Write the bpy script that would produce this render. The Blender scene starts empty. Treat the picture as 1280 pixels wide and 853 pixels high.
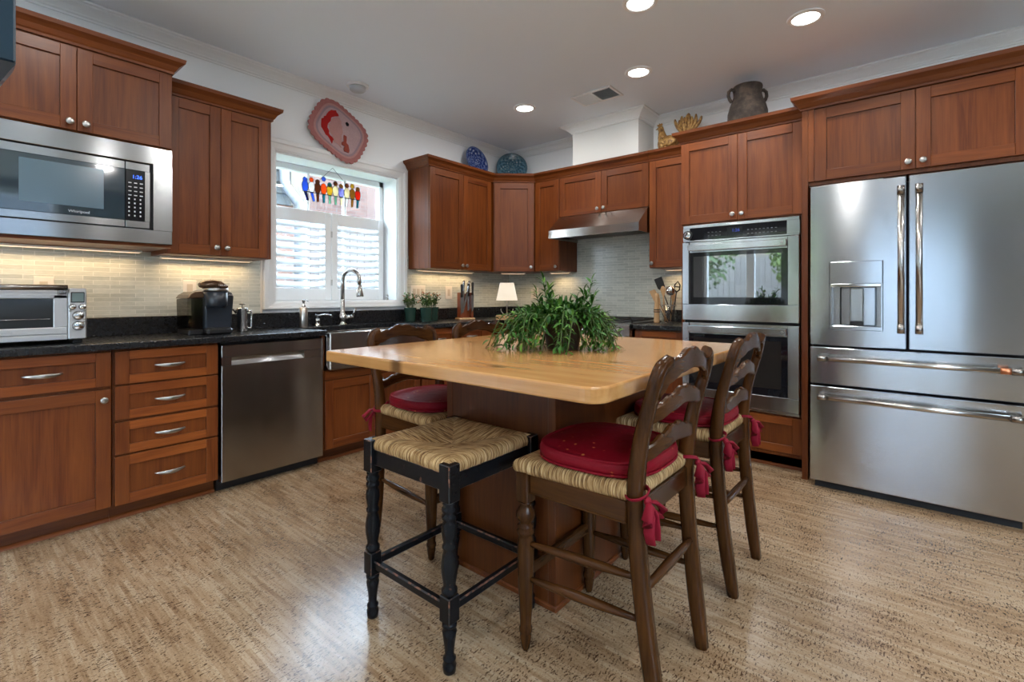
import bpy, math, random
from mathutils import Vector, Matrix

S = bpy.context.scene
COL = S.collection
rnd = random.Random(7)
PI = math.pi

# ------------------------------------------------------------------ camera, world, lights, exposure
cam_data = bpy.data.cameras.new('camera')
cam_data.sensor_width = 36.0
cam_data.lens = 36.0 * 605.0 / 1280.0
cam_data.shift_y = -(426.5 - 369.3) / 1280.0
cam_data.clip_start = 0.02
cam = bpy.data.objects.new('camera', cam_data)
COL.objects.link(cam)
cam.location = (0, 0, 1.14)
cam.rotation_euler = (PI / 2, 0, -math.radians(90 - 39.7))
S.camera = cam

S.view_settings.view_transform = 'Standard'
S.view_settings.look = 'None'
S.view_settings.gamma = 1.0
S.view_settings.use_curve_mapping = False
S.view_settings.exposure = 0.62

W = bpy.data.worlds.new('world')
S.world = W
W.use_nodes = True
wn = W.node_tree
wn.nodes.clear()
wo = wn.nodes.new('ShaderNodeOutputWorld')
wb = wn.nodes.new('ShaderNodeBackground')
wc = wn.nodes.new('ShaderNodeTexCoord')
ws = wn.nodes.new('ShaderNodeSeparateXYZ')
wr = wn.nodes.new('ShaderNodeValToRGB')
wr.color_ramp.elements[0].position = 0.0
wr.color_ramp.elements[0].color = (0.80, 0.90, 1.0, 1)
wr.color_ramp.elements[1].position = 0.7
wr.color_ramp.elements[1].color = (0.55, 0.76, 1.0, 1)
wn.links.new(wc.outputs['Generated'], ws.inputs[0])
wn.links.new(ws.outputs['Z'], wr.inputs[0])
wn.links.new(wr.outputs[0], wb.inputs[0])
WORLD_STRENGTH = 19.0
wb.inputs[1].default_value = WORLD_STRENGTH
wn.links.new(wb.outputs[0], wo.inputs[0])

sun_data = bpy.data.lights.new('sun', 'SUN')
sun_data.energy = 3.2
sun_data.color = (1.0, 0.93, 0.82)
sun_data.angle = math.radians(2)
sun = bpy.data.objects.new('sun', sun_data)
COL.objects.link(sun)
sun.rotation_euler = Vector((-1.0, 0.22, -1.15)).to_track_quat('-Z', 'Y').to_euler()

CAN_POWER = 5.8
CAN_COLOR = (1.0, 0.965, 0.925)
UNDER_POWER = 0.72
UNDER_COLOR = (1.0, 0.69, 0.38)

# room constants
YA = 3.56      # inner face of the north wall (window wall)
XB = 4.24      # inner face of the east wall (oven wall)
XW = -3.0
YS = -2.8
HC = 2.745     # ceiling
CT = 0.906     # counter top
UB = 1.378     # underside of wall cabinets
UT = 2.278     # top of wall cabinets
YU = 3.25      # door face, wall cabinets on the north wall
XU = 3.90      # door face, wall cabinets on the east wall
YF = 3.048     # door face, base cabinets on the north wall
XF = 3.62      # door face, base cabinets on the east wall
XT = 3.54      # door face, tall oven cabinet


def portal(name, loc, rot, sx, sy):
    d = bpy.data.lights.new(name, 'AREA')
    d.shape = 'RECTANGLE'
    d.size, d.size_y = sx, sy
    d.cycles.is_portal = True
    o = bpy.data.objects.new(name, d)
    COL.objects.link(o)
    o.location = loc
    o.rotation_euler = rot


# daylight openings (sampling portals for the sky): facing into the room
portal('daylight_portal', (XW - 0.30, 2.25, 1.20), (0, -PI / 2, 0), 2.4, 2.1)
portal('daylight_portal', (XW - 0.30, 0.02, 1.15), (0, -PI / 2, 0), 2.1, 1.3)
portal('daylight_portal', (-0.725, YS - 0.30, 1.735), (PI / 2, 0, 0), 3.75, 1.63)
portal('daylight_portal', (2.14, YA + 0.36, 1.64), (-PI / 2, 0, 0), 1.1, 1.1)


def area_lamp(name, loc, rot, power, color, sx, sy=None, spread=PI, shape=None, parent=None):
    d = bpy.data.lights.new(name, 'AREA')
    d.shape = shape or ('RECTANGLE' if sy else 'DISK')
    d.size = sx
    if sy:
        d.size_y = sy
    d.energy = power
    d.color = color
    d.spread = spread
    o = bpy.data.objects.new(name, d)
    COL.objects.link(o)
    o.location = loc
    o.rotation_euler = rot
    if parent:
        o.parent = parent
    return o


# ------------------------------------------------------------------ materials
class NT:
    def __init__(s, name):
        s.m = bpy.data.materials.new(name)
        s.m.use_nodes = True
        s.t = s.m.node_tree
        s.t.nodes.clear()
        s.out = s.n('ShaderNodeOutputMaterial')
        s.b = s.n('ShaderNodeBsdfPrincipled')
        s.l(s.b.outputs[0], s.out.inputs[0])

    def n(s, typ, **kw):
        nd = s.t.nodes.new(typ)
        for k, v in kw.items():
            setattr(nd, k, v)
        return nd

    def l(s, a, b):
        s.t.links.new(a, b)

    def put(s, sock, v):
        if hasattr(v, 'is_linked') or isinstance(v, bpy.types.NodeSocket):
            s.l(v, sock)
        else:
            if isinstance(v, (tuple, list)) and len(v) == 3 and sock.type == 'RGBA':
                v = (*v, 1)
            sock.default_value = v

    def set(s, **kw):
        for k, v in kw.items():
            s.put(s.b.inputs[k.replace('_', ' ')], v)
        return s

    def coord(s, kind='Object'):
        return s.n('ShaderNodeTexCoord').outputs[kind]

    def mapping(s, vec, scale=(1, 1, 1), loc=(0, 0, 0), rot=(0, 0, 0)):
        nd = s.n('ShaderNodeMapping')
        s.l(vec, nd.inputs[0])
        nd.inputs['Scale'].default_value = scale
        nd.inputs['Location'].default_value = loc
        nd.inputs['Rotation'].default_value = rot
        return nd.outputs[0]

    def noise(s, vec, scale=5.0, detail=3.0, rough=0.5, dist=0.0):
        nd = s.n('ShaderNodeTexNoise')
        s.l(vec, nd.inputs['Vector'])
        nd.inputs['Scale'].default_value = scale
        nd.inputs['Detail'].default_value = detail
        nd.inputs['Roughness'].default_value = rough
        nd.inputs['Distortion'].default_value = dist
        return nd.outputs[0]

    def ramp(s, fac, stops):
        nd = s.n('ShaderNodeValToRGB')
        e = nd.color_ramp.elements
        while len(e) < len(stops):
            e.new(0.5)
        for i, (p, c) in enumerate(stops):
            e[i].position = p
            e[i].color = (*c, 1) if len(c) == 3 else c
        s.l(fac, nd.inputs[0])
        return nd.outputs[0]

    def mix(s, fac, a, b, mode='MIX'):
        nd = s.n('ShaderNodeMix', data_type='RGBA', blend_type=mode)
        s.put(nd.inputs[0], fac)
        s.put(nd.inputs[6], a)
        s.put(nd.inputs[7], b)
        return nd.outputs[2]

    def math(s, op, a, b=0.0, c=None):
        nd = s.n('ShaderNodeMath', operation=op)
        s.put(nd.inputs[0], a)
        s.put(nd.inputs[1], b)
        if c is not None:
            s.put(nd.inputs[2], c)
        return nd.outputs[0]

    def bump(s, h, strength=0.2, dist=0.002):
        nd = s.n('ShaderNodeBump')
        s.l(h, nd.inputs['Height'])
        nd.inputs['Strength'].default_value = strength
        nd.inputs['Distance'].default_value = dist
        s.l(nd.outputs[0], s.b.inputs['Normal'])

    def attr(s, name='tone'):
        nd = s.n('ShaderNodeAttribute', attribute_name=name)
        return nd.outputs['Fac']


def plain(name, col, rough=0.5, metal=0.0, spec=0.5, **kw):
    m = NT(name)
    m.set(Base_Color=col, Roughness=rough, Metallic=metal)
    m.b.inputs['Specular IOR Level'].default_value = spec
    for k, v in kw.items():
        m.put(m.b.inputs[k.replace('_', ' ')], v)
    return m.m


def wood(name, dark, light, axis, rough=0.35, grain=26.0, along=1.6, tonegain=0.45, coat=0.0, wear=None, bump=0.06, spec=0.30):
    m = NT(name)
    tone = m.attr('tone')
    co = m.coord('Object')
    off = m.n('ShaderNodeCombineXYZ')
    t17 = m.math('MULTIPLY', tone, 17.3)
    m.l(t17, off.inputs[0]); m.l(t17, off.inputs[1]); m.l(t17, off.inputs[2])
    add = m.n('ShaderNodeVectorMath', operation='ADD')
    m.l(co, add.inputs[0]); m.l(off.outputs[0], add.inputs[1])
    sc = [grain] * 3
    sc['xyz'.index(axis)] = along
    sc2 = [grain * 7] * 3
    sc2['xyz'.index(axis)] = along * 4
    n1 = m.noise(m.mapping(add.outputs[0], sc), 1.0, 4.0, 0.55, 0.9)
    n2 = m.noise(m.mapping(add.outputs[0], sc2), 1.0, 2.0, 0.5, 0.2)
    n3 = m.noise(add.outputs[0], 2.6, 2.0, 0.5)
    f = m.math('ADD', m.math('MULTIPLY', n1, 0.62), m.math('MULTIPLY', n2, 0.30))
    f = m.math('ADD', f, m.math('MULTIPLY', n3, 0.16))
    col = m.ramp(f, [(0.36, dark), (0.52, tuple((a + b) / 2 for a, b in zip(dark, light))), (0.72, light)])
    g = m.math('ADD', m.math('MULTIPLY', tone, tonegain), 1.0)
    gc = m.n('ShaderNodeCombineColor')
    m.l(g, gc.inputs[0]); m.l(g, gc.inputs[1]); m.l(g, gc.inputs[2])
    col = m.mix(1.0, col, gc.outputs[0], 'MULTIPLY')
    if wear:
        nw = m.noise(co, 38.0, 4.0, 0.6)
        fw = m.math('GREATER_THAN', nw, wear[1])
        col = m.mix(fw, col, wear[0])
    m.set(Base_Color=col, Roughness=rough)
    m.b.inputs['Specular IOR Level'].default_value = spec
    m.b.inputs['Coat Weight'].default_value = coat
    m.b.inputs['Coat Roughness'].default_value = 0.15
    if bump:
        m.bump(f, bump, 0.002)
    return m.m


CH_D, CH_L = (0.094, 0.0190, 0.0036), (0.212, 0.0580, 0.0105)
WV = wood('cherry_upright_grain', CH_D, CH_L, 'z', 0.36, spec=0.36)
WH = wood('cherry_level_grain', CH_D, CH_L, 'x', 0.36, spec=0.36)
WD = plain('cherry_dark_gap', (0.035, 0.011, 0.005), 0.6)
CHAIR_D, CHAIR_L = (0.014, 0.0046, 0.0013), (0.088, 0.032, 0.0078)
CW_Z = wood('chair_walnut_z', CHAIR_D, CHAIR_L, 'z', 0.22, 20, 2.0, 0.5, 0.0, spec=0.20)
CW_X = wood('chair_walnut_x', CHAIR_D, CHAIR_L, 'x', 0.22, 20, 2.0, 0.5, 0.0, spec=0.20)
CW_Y = wood('chair_walnut_y', CHAIR_D, CHAIR_L, 'y', 0.22, 20, 2.0, 0.5, 0.0, spec=0.20)
LW = wood('light_beech', (0.48, 0.27, 0.12), (0.70, 0.47, 0.26), 'z', 0.45, 40, 3)
BW = wood('lamp_base_oak', (0.38, 0.20, 0.09), (0.55, 0.33, 0.17), 'x', 0.45, 40, 3)
KW = wood('knife_block_cherry', (0.13, 0.03, 0.01), (0.26, 0.07, 0.025), 'z', 0.35, 40, 3)


def butcher():
    m = NT('butcher_block_maple')
    co = m.coord('Object')
    # staves run along y, about 45 mm wide
    br = m.n('ShaderNodeTexBrick')
    m.l(m.mapping(co, (1, 1, 1), rot=(0, 0, PI / 2)), br.inputs['Vector'])
    br.inputs['Scale'].default_value = 1.0
    br.inputs['Brick Width'].default_value = 0.62
    br.inputs['Row Height'].default_value = 0.062
    br.inputs['Mortar Size'].default_value = 0.0005
    br.inputs['Color1'].default_value = (0.0, 0.0, 0.0, 1)
    br.inputs['Color2'].default_value = (1, 1, 1, 1)
    br.inputs['Mortar'].default_value = (0.3, 0.3, 0.3, 1)
    n1 = m.noise(m.mapping(co, (22, 2.2, 26)), 1.0, 3, 0.5, 0.5)
    n2 = m.noise(m.mapping(co, (150, 8, 150)), 1.0, 2, 0.5)
    f = m.math('ADD', m.math('MULTIPLY', n1, 0.62), m.math('MULTIPLY', n2, 0.14))
    f = m.math('ADD', f, 0.045)
    sep = m.n('ShaderNodeSeparateColor')
    m.l(br.outputs['Color'], sep.inputs[0])
    f = m.math('ADD', f, m.math('MULTIPLY', sep.outputs[0], 0.11))
    col = m.ramp(f, [(0.25, (0.40, 0.185, 0.055)), (0.5, (0.54, 0.272, 0.092)), (0.75, (0.65, 0.37, 0.140))])
    # a few knots
    vo = m.n('ShaderNodeTexVoronoi', voronoi_dimensions='2D')
    m.l(m.mapping(co, (3.4, 1.7, 1.0), (0.31, 0.42, 0)), vo.inputs['Vector'])
    vo.inputs['Scale'].default_value = 1.0
    kn = m.ramp(vo.outputs['Distance'], [(0.0, (0, 0, 0)), (0.030, (0.1, 0.08, 0.05)), (0.075, (1, 1, 1))])
    col = m.mix(1.0, col, m.mix(0.75, (1, 1, 1), kn), 'MULTIPLY')
    m.set(Base_Color=col, Roughness=0.20)
    m.b.inputs['Coat Weight'].default_value = 0.3
    m.b.inputs['Coat Roughness'].default_value = 0.10
    m.bump(f, 0.04, 0.002)
    return m.m


TABLE = butcher()


def cork():
    m = NT('cork_floor')
    co = m.coord('Object')
    br = m.n('ShaderNodeTexBrick')
    m.l(m.mapping(co, (1, 1, 1), rot=(0, 0, PI / 2)), br.inputs['Vector'])
    br.inputs['Scale'].default_value = 1.0
    br.inputs['Brick Width'].default_value = 0.22
    br.inputs['Row Height'].default_value = 0.017
    br.inputs['Mortar Size'].default_value = 0.0
    br.inputs['Color1'].default_value = (0, 0, 0, 1)
    br.inputs['Color2'].default_value = (1, 1, 1, 1)
    sep = m.n('ShaderNodeSeparateColor')
    m.l(br.outputs['Color'], sep.inputs[0])
    streak = m.noise(m.mapping(co, (70, 4.5, 1)), 1.0, 3, 0.6, 0.4)
    patch = m.noise(m.mapping(co, (5, 2, 1)), 1.0, 3, 0.55)
    fine = m.noise(m.mapping(co, (150, 110, 1)), 1.0, 3, 0.6)
    f = m.math('ADD', m.math('MULTIPLY', streak, 0.36), m.math('MULTIPLY', sep.outputs[0], 0.11))
    f = m.math('ADD', m.math('ADD', f, m.math('MULTIPLY', patch, 0.32)), m.math('MULTIPLY', fine, 0.26))
    col = m.ramp(f, [(0.34, (0.175, 0.096, 0.046)), (0.51, (0.335, 0.222, 0.128)), (0.68, (0.48, 0.365, 0.245))])
    # dark cork flecks: short dashes lying across the strips
    fl = m.noise(m.mapping(co, (62, 190, 1)), 1.0, 2.0, 0.6, 0.8)
    fl2 = m.noise(m.mapping(co, (180, 150, 1)), 1.0, 2.0, 0.6, 0.5)
    fl = m.math('ADD', m.math('MULTIPLY', fl, 0.72), m.math('MULTIPLY', fl2, 0.28))
    big = m.noise(m.mapping(co, (10, 6, 1)), 1.0, 2, 0.6)
    thr = m.math('ADD', m.math('MULTIPLY', big, -0.22), 0.552)
    fleck = m.ramp(m.math('SUBTRACT', thr, fl), [(0.0, (0, 0, 0)), (0.030, (1, 1, 1))])
    col = m.mix(m.math('MULTIPLY', fleck, 0.92), col, (0.050, 0.022, 0.009))
    m.set(Base_Color=col, Roughness=0.21)
    m.b.inputs['Specular IOR Level'].default_value = 0.52
    m.bump(m.math('ADD', m.math('MULTIPLY', streak, 0.5), m.math('MULTIPLY', fleck, -0.5)), 0.03, 0.001)
    return m.m


CORK = cork()


def tile(name, ax):
    m = NT(name)
    co = m.coord('Object')
    sp = m.n('ShaderNodeSeparateXYZ')
    m.l(co, sp.inputs[0])
    cb = m.n('ShaderNodeCombineXYZ')
    m.l(sp.outputs[ax], cb.inputs[0])
    m.l(sp.outputs[2], cb.inputs[1])
    br = m.n('ShaderNodeTexBrick')
    m.l(cb.outputs[0], br.inputs['Vector'])
    br.offset = 0.37
    br.inputs['Scale'].default_value = 1.0
    br.inputs['Brick Width'].default_value = 0.118
    br.inputs['Row Height'].default_value = 0.0245
    br.inputs['Mortar Size'].default_value = 0.0016
    br.inputs['Mortar Smooth'].default_value = 0.1
    br.inputs['Color1'].default_value = (0.48, 0.51, 0.46, 1)
    br.inputs['Color2'].default_value = (0.68, 0.70, 0.63, 1)
    br.inputs['Mortar'].default_value = (0.80, 0.80, 0.74, 1)
    n = m.noise(m.mapping(cb.outputs[0], (30, 160, 1)), 1.0, 2, 0.5)
    col = m.mix(0.25, br.outputs['Color'], m.ramp(n, [(0.3, (0.35, 0.38, 0.33)), (0.7, (0.75, 0.75, 0.66))]))
    m.set(Base_Color=col, Roughness=m.math('ADD', m.math('MULTIPLY', br.outputs['Fac'], 0.5), 0.16))
    m.bump(m.math('SUBTRACT', m.math('MULTIPLY', n, 0.25), br.outputs['Fac']), 0.35, 0.002)
    return m.m


TILE_N = tile('glass_strip_tile_north', 0)
TILE_E = tile('glass_strip_tile_east', 1)


def granite():
    m = NT('black_granite')
    co = m.coord('Object')
    n = m.noise(co, 260.0, 2.0, 0.6)
    n2 = m.noise(co, 60.0, 3.0, 0.6)
    col = m.ramp(n, [(0.45, (0.008, 0.009, 0.011)), (0.70, (0.018, 0.019, 0.022)), (0.80, (0.07, 0.07, 0.075))])
    m.set(Base_Color=col, Roughness=m.math('ADD', m.math('MULTIPLY', n2, 0.16), 0.20))
    m.bump(n2, 0.03, 0.001)
    return m.m


GRANITE = granite()


def steel(name, col=(0.53, 0.55, 0.57), rough=0.17, aniso=0.84, rot=0.25, streak=(1.5, 1.5, 220.0)):
    m = NT(name)
    co = m.coord('Object')
    n = m.noise(m.mapping(co, streak), 1.0, 2.0, 0.5)
    m.set(Base_Color=m.mix(n, tuple(c * 0.99 for c in col), tuple(min(1, c * 1.01) for c in col)), Metallic=1.0,
          Roughness=m.math('ADD', m.math('MULTIPLY', n, 0.02), rough - 0.01))
    m.b.inputs['Anisotropic'].default_value = aniso
    m.b.inputs['Anisotropic Rotation'].default_value = rot
    return m.m


STEEL = steel('brushed_stainless')
STEEL_DW = steel('brushed_stainless_warm', (0.40, 0.375, 0.35), 0.20)
STEEL_HOOD = steel('brushed_stainless_hood', (0.46, 0.43, 0.39), 0.22)
NICKEL = plain('satin_nickel', (0.44, 0.43, 0.41), 0.28, 1.0)
CHROME = plain('polished_chrome', (0.78, 0.78, 0.78), 0.08, 1.0)
PEWTER = plain('dark_pewter', (0.34, 0.32, 0.30), 0.25, 1.0)
COPPER = plain('brushed_copper', (0.72, 0.30, 0.16), 0.3, 1.0)
BLACK = plain('black_plastic', (0.012, 0.012, 0.013), 0.35)
BLACKGLOSS = plain('black_gloss', (0.010, 0.011, 0.014), 0.12)
DARKGAP = plain('dark_gap', (0.008, 0.008, 0.010), 0.7)
WHITE = plain('white_trim_paint', (0.88, 0.90, 0.90), 0.35)
BACKP = plain('taupe_back_wall_paint', (0.16, 0.145, 0.13), 0.85, spec=0.2)
WALLP = plain('wall_paint', (0.90, 0.93, 0.94), 0.85, spec=0.2)
CEILP = plain('ceiling_paint', (0.82, 0.88, 0.94), 0.85, spec=0.2)
CHASEP = plain('chase_paint', (0.70, 0.71, 0.69), 0.85, spec=0.2)
IVORY = plain('ivory_cover_plate', (0.82, 0.77, 0.69), 0.35)
OVENGLASS = plain('oven_mirror_glass', (0.010, 0.012, 0.016), 0.02, IOR=3.3)
MICROGLASS = plain('microwave_glass_blue_reflection', (0.022, 0.042, 0.060), 0.06, IOR=2.1)  # blue in the base colour stands in for the bluish room mirrored here
MICROWIN = plain('microwave_window_blue_reflection', (0.085, 0.145, 0.19), 0.16, IOR=2.0)  # stronger blue base colour, a painted reflection of the bluish room
OVENGLASS2 = plain('oven_dark_glass', (0.008, 0.009, 0.012), 0.04, IOR=1.6)
NAVY = plain('navy_gloss_panel', (0.018, 0.046, 0.076), 0.35, spec=0.3)
DIGIT = plain('blue_digits', (0.0, 0.0, 0.0), 0.4, Emission_Color=(0.05, 0.16, 1.0, 1), Emission_Strength=2.2)
LEGEND = plain('pale_key_legend', (0.55, 0.56, 0.58), 0.5)
LEGEND_DIM = plain('dim_key_legend', (0.20, 0.21, 0.22), 0.5)
DIGIT_DIM = plain('dim_blue_digits', (0.0, 0.0, 0.0), 0.4, Emission_Color=(0.04, 0.10, 0.8, 1), Emission_Strength=0.35)
LAMPGLOW = plain('lamp_lens', (1, 1, 1), 0.5, Emission_Color=(1.0, 0.95, 0.88, 1), Emission_Strength=6.0)
STRIPGLOW = plain('under_cabinet_lens', (1, 1, 1), 0.5, Emission_Color=(1.0, 0.66, 0.34, 1), Emission_Strength=0.9)


def glass(name='window_glass', col=(1, 1, 1), rough=0.0):
    m = NT(name)
    tr = m.n('ShaderNodeBsdfTransparent')
    tr.inputs[0].default_value = (*col, 1)
    gl = m.n('ShaderNodeBsdfGlossy')
    gl.inputs['Roughness'].default_value = rough
    mx = m.n('ShaderNodeMixShader')
    mx.inputs[0].default_value = 0.07
    m.l(tr.outputs[0], mx.inputs[1])
    m.l(gl.outputs[0], mx.inputs[2])
    m.l(mx.outputs[0], m.out.inputs[0])
    return m.m


GLASS = glass()
SMOKE = glass('smoked_water_tank', (0.50, 0.49, 0.47), 0.03)


# ------------------------------------------------------------------ mesh builder
class MB:
    def __init__(s, mat=None):
        s.v, s.f, s.m, s.t, s.sm, s.mats = [], [], [], [], [], []
        s.mat = mat
        s.tone = 0.0
        s.M = None

    def add(s, vs, fs, smooth=False, mat=None):
        mat = mat or s.mat
        if mat not in s.mats:
            s.mats.append(mat)
        mi = s.mats.index(mat)
        b = len(s.v)
        for p in vs:
            p = Vector(p)
            if s.M is not None:
                p = s.M @ p
            s.v.append(p)
        for f in fs:
            s.f.append([b + i for i in f])
            s.m.append(mi)
            s.t.append(s.tone)
            s.sm.append(smooth)
        return s

    def convex(s, vs, fs, smooth=False, mat=None):
        vs = [Vector(p) for p in vs]
        c = sum(vs, Vector()) / len(vs)
        out = []
        for f in fs:
            a, b2, d = vs[f[0]], vs[f[1]], vs[f[2]]
            n = (b2 - a).cross(d - a)
            mid = sum((vs[i] for i in f), Vector()) / len(f)
            out.append(list(f) if n.dot(mid - c) >= 0 else list(reversed(f)))
        return s.add(vs, out, smooth, mat)

    def box(s, x0, x1, y0, y1, z0, z1, b=0.0, mat=None, edge=None):
        x0, x1 = min(x0, x1), max(x0, x1)
        y0, y1 = min(y0, y1), max(y0, y1)
        z0, z1 = min(z0, z1), max(z0, z1)
        b = min(b, (x1 - x0) / 2.01, (y1 - y0) / 2.01, (z1 - z0) / 2.01)
        X, Y, Z = (x0, x1), (y0, y1), (z0, z1)
        if b <= 0:
            vs = [(X[i], Y[j], Z[k]) for i in (0, 1) for j in (0, 1) for k in (0, 1)]
            fs = [(0, 1, 3, 2), (4, 6, 7, 5), (0, 4, 5, 1), (2, 3, 7, 6), (0, 2, 6, 4), (1, 5, 7, 3)]
            return s.add(vs, fs, False, mat)
        vs, idx = [], {}
        for i in (0, 1):
            for j in (0, 1):
                for k in (0, 1):
                    xi = X[i] + (b if i == 0 else -b)
                    yi = Y[j] + (b if j == 0 else -b)
                    zi = Z[k] + (b if k == 0 else -b)
                    for a, p in enumerate(((X[i], yi, zi), (xi, Y[j], zi), (xi, yi, Z[k]))):
                        idx[(i, j, k, a)] = len(vs)
                        vs.append(p)
        fs = []
        for i in (0, 1):
            fs.append([idx[(i, 0, 0, 0)], idx[(i, 1, 0, 0)], idx[(i, 1, 1, 0)], idx[(i, 0, 1, 0)]])
            fs.append([idx[(0, i, 0, 1)], idx[(1, i, 0, 1)], idx[(1, i, 1, 1)], idx[(0, i, 1, 1)]])
            fs.append([idx[(0, 0, i, 2)], idx[(1, 0, i, 2)], idx[(1, 1, i, 2)], idx[(0, 1, i, 2)]])
        for i in (0, 1):
            for j in (0, 1):
                fs.append([idx[(i, j, 0, 0)], idx[(i, j, 1, 0)], idx[(i, j, 1, 1)], idx[(i, j, 0, 1)]])
                fs.append([idx[(i, 0, j, 0)], idx[(i, 1, j, 0)], idx[(i, 1, j, 2)], idx[(i, 0, j, 2)]])
                fs.append([idx[(0, i, j, 1)], idx[(1, i, j, 1)], idx[(1, i, j, 2)], idx[(0, i, j, 2)]])
        for i in (0, 1):
            for j in (0, 1):
                for k in (0, 1):
                    fs.append([idx[(i, j, k, 0)], idx[(i, j, k, 1)], idx[(i, j, k, 2)]])
        s.convex(vs, fs, False, mat)
        if edge:        # another finish on the chamfers (worn edges)
            if edge not in s.mats:
                s.mats.append(edge)
            k = s.mats.index(edge)
            for q in range(len(s.m) - 20, len(s.m)):
                s.m[q] = k
        return s

    def prism(s, poly, axis, a0, a1, mat=None, smooth=False):
        """poly: 2D points; axis 'z' -> (x,y), 'y' -> (x,z), 'x' -> (y,z)"""
        area = sum(poly[i][0] * poly[(i + 1) % len(poly)][1] - poly[(i + 1) % len(poly)][0] * poly[i][1] for i in range(len(poly)))
        if area < 0:
            poly = list(reversed(poly))
        n = len(poly)
        if a0 > a1:
            a0, a1 = a1, a0

        def P(p, a):
            return {'z': (p[0], p[1], a), 'y': (p[0], a, p[1]), 'x': (a, p[0], p[1])}[axis]
        vs = [P(p, a0) for p in poly] + [P(p, a1) for p in poly]
        fl = axis == 'y'
        caps = [list(range(n))[::-1], list(range(n, 2 * n))]
        sides = [[i, (i + 1) % n, n + (i + 1) % n, n + i] for i in range(n)]
        if fl:
            caps = [c[::-1] for c in caps]
            sides = [c[::-1] for c in sides]
        s.add(vs, caps, False, mat)
        b = len(s.v) - 2 * n
        mi = s.m[-1]
        for f in sides:
            s.f.append([b + i for i in f]); s.m.append(mi); s.t.append(s.tone); s.sm.append(smooth)
        return s

    def lathe(s, prof, seg=24, c=(0, 0, 0), axis='z', mat=None, smooth=True, cap=True):
        """prof: (r, h) bottom to top"""
        vs, fs = [], []
        n = len(prof)
        for r, h in prof:
            for i in range(seg):
                a = 2 * PI * i / seg
                x, y = r * math.cos(a), r * math.sin(a)
                if axis == 'z':
                    p = (c[0] + x, c[1] + y, c[2] + h)
                elif axis == 'y':      # h towards -y
                    p = (c[0] + x, c[1] - h, c[2] + y)
                elif axis == 'x':
                    p = (c[0] + h, c[1] + x, c[2] + y)
                vs.append(p)
        for j in range(n - 1):
            for i in range(seg):
                i2 = (i + 1) % seg
                fs.append((j * seg + i, j * seg + i2, (j + 1) * seg + i2, (j + 1) * seg + i))
        s.add(vs, fs, smooth, mat)
        b = len(s.v) - len(vs)
        mi = s.m[-1]
        if cap:
            for ring, rev in ((0, True), (n - 1, False)):
                if prof[ring][0] > 1e-6:
                    f = [b + ring * seg + i for i in range(seg)]
                    s.f.append(f[::-1] if rev else f); s.m.append(mi); s.t.append(s.tone); s.sm.append(False)
        return s

    def tube(s, path, r, seg=10, mat=None, cap=True, closed=False, flat=1.0, ref=(0, 0, 1), sect=None):
        """round (or flattened, or custom sect [(a,b)]) sweep; r number or list"""
        P = [Vector(p) for p in path]
        n = len(P)
        R = r if isinstance(r, list) else [r] * n      # a tuple is a (wide, thick) section
        vs, fs = [], []
        if sect is None:
            sect = [(math.cos(2 * PI * i / seg), flat * math.sin(2 * PI * i / seg)) for i in range(seg)]
        k = len(sect)
        prev = None
        for i in range(n):
            if closed:
                t = (P[(i + 1) % n] - P[i - 1])
            else:
                t = P[min(i + 1, n - 1)] - P[max(i - 1, 0)]
            t.normalize()
            if prev is None:
                up = Vector(ref)
                if abs(up.dot(t)) > 0.95:
                    up = Vector((1, 0, 0)) if abs(t.x) < 0.9 else Vector((0, 1, 0))
                sd = t.cross(up).normalized()
            else:
                sd = (prev - t * prev.dot(t))
                if sd.length < 1e-6:
                    sd = t.orthogonal()
                sd.normalize()
            prev = sd
            bn = sd.cross(t).normalized()
            rr = R[i] if isinstance(R[i], (tuple, list)) else (R[i], R[i])
            for a, b2 in sect:
                vs.append(P[i] + sd * (a * rr[0]) + bn * (b2 * rr[1]))
        m = n if closed else n - 1
        for i in range(m):
            for j in range(k):
                j2 = (j + 1) % k
                i2 = (i + 1) % n
                fs.append((i * k + j, i2 * k + j, i2 * k + j2, i * k + j2))
        s.add(vs, fs, True, mat)
        if cap and not closed:
            b = len(s.v) - len(vs)
            mi = s.m[-1]
            for f in ([b + j for j in range(k)], [b + (n - 1) * k + j for j in range(k)][::-1]):
                s.f.append(f); s.m.append(mi); s.t.append(s.tone); s.sm.append(False)
        return s

    def ball(s, c, r, seg=16, rings=10, mat=None):
        rx, ry, rz = r if isinstance(r, (tuple, list)) else (r, r, r)
        vs = [(c[0], c[1], c[2] - rz)]
        for j in range(1, rings):
            a = -PI / 2 + PI * j / rings
            for i in range(seg):
                b = 2 * PI * i / seg
                vs.append((c[0] + rx * math.cos(a) * math.cos(b), c[1] + ry * math.cos(a) * math.sin(b), c[2] + rz * math.sin(a)))
        vs.append((c[0], c[1], c[2] + rz))
        fs = [(0, 1 + (i + 1) % seg, 1 + i) for i in range(seg)]
        for j in range(rings - 2):
            for i in range(seg):
                i2 = (i + 1) % seg
                fs.append((1 + j * seg + i, 1 + j * seg + i2, 1 + (j + 1) * seg + i2, 1 + (j + 1) * seg + i))
        l = len(vs) - 1
        o = 1 + (rings - 2) * seg
        fs += [(o + i, o + (i + 1) % seg, l) for i in range(seg)]
        return s.add(vs, fs, True, mat)

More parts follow.
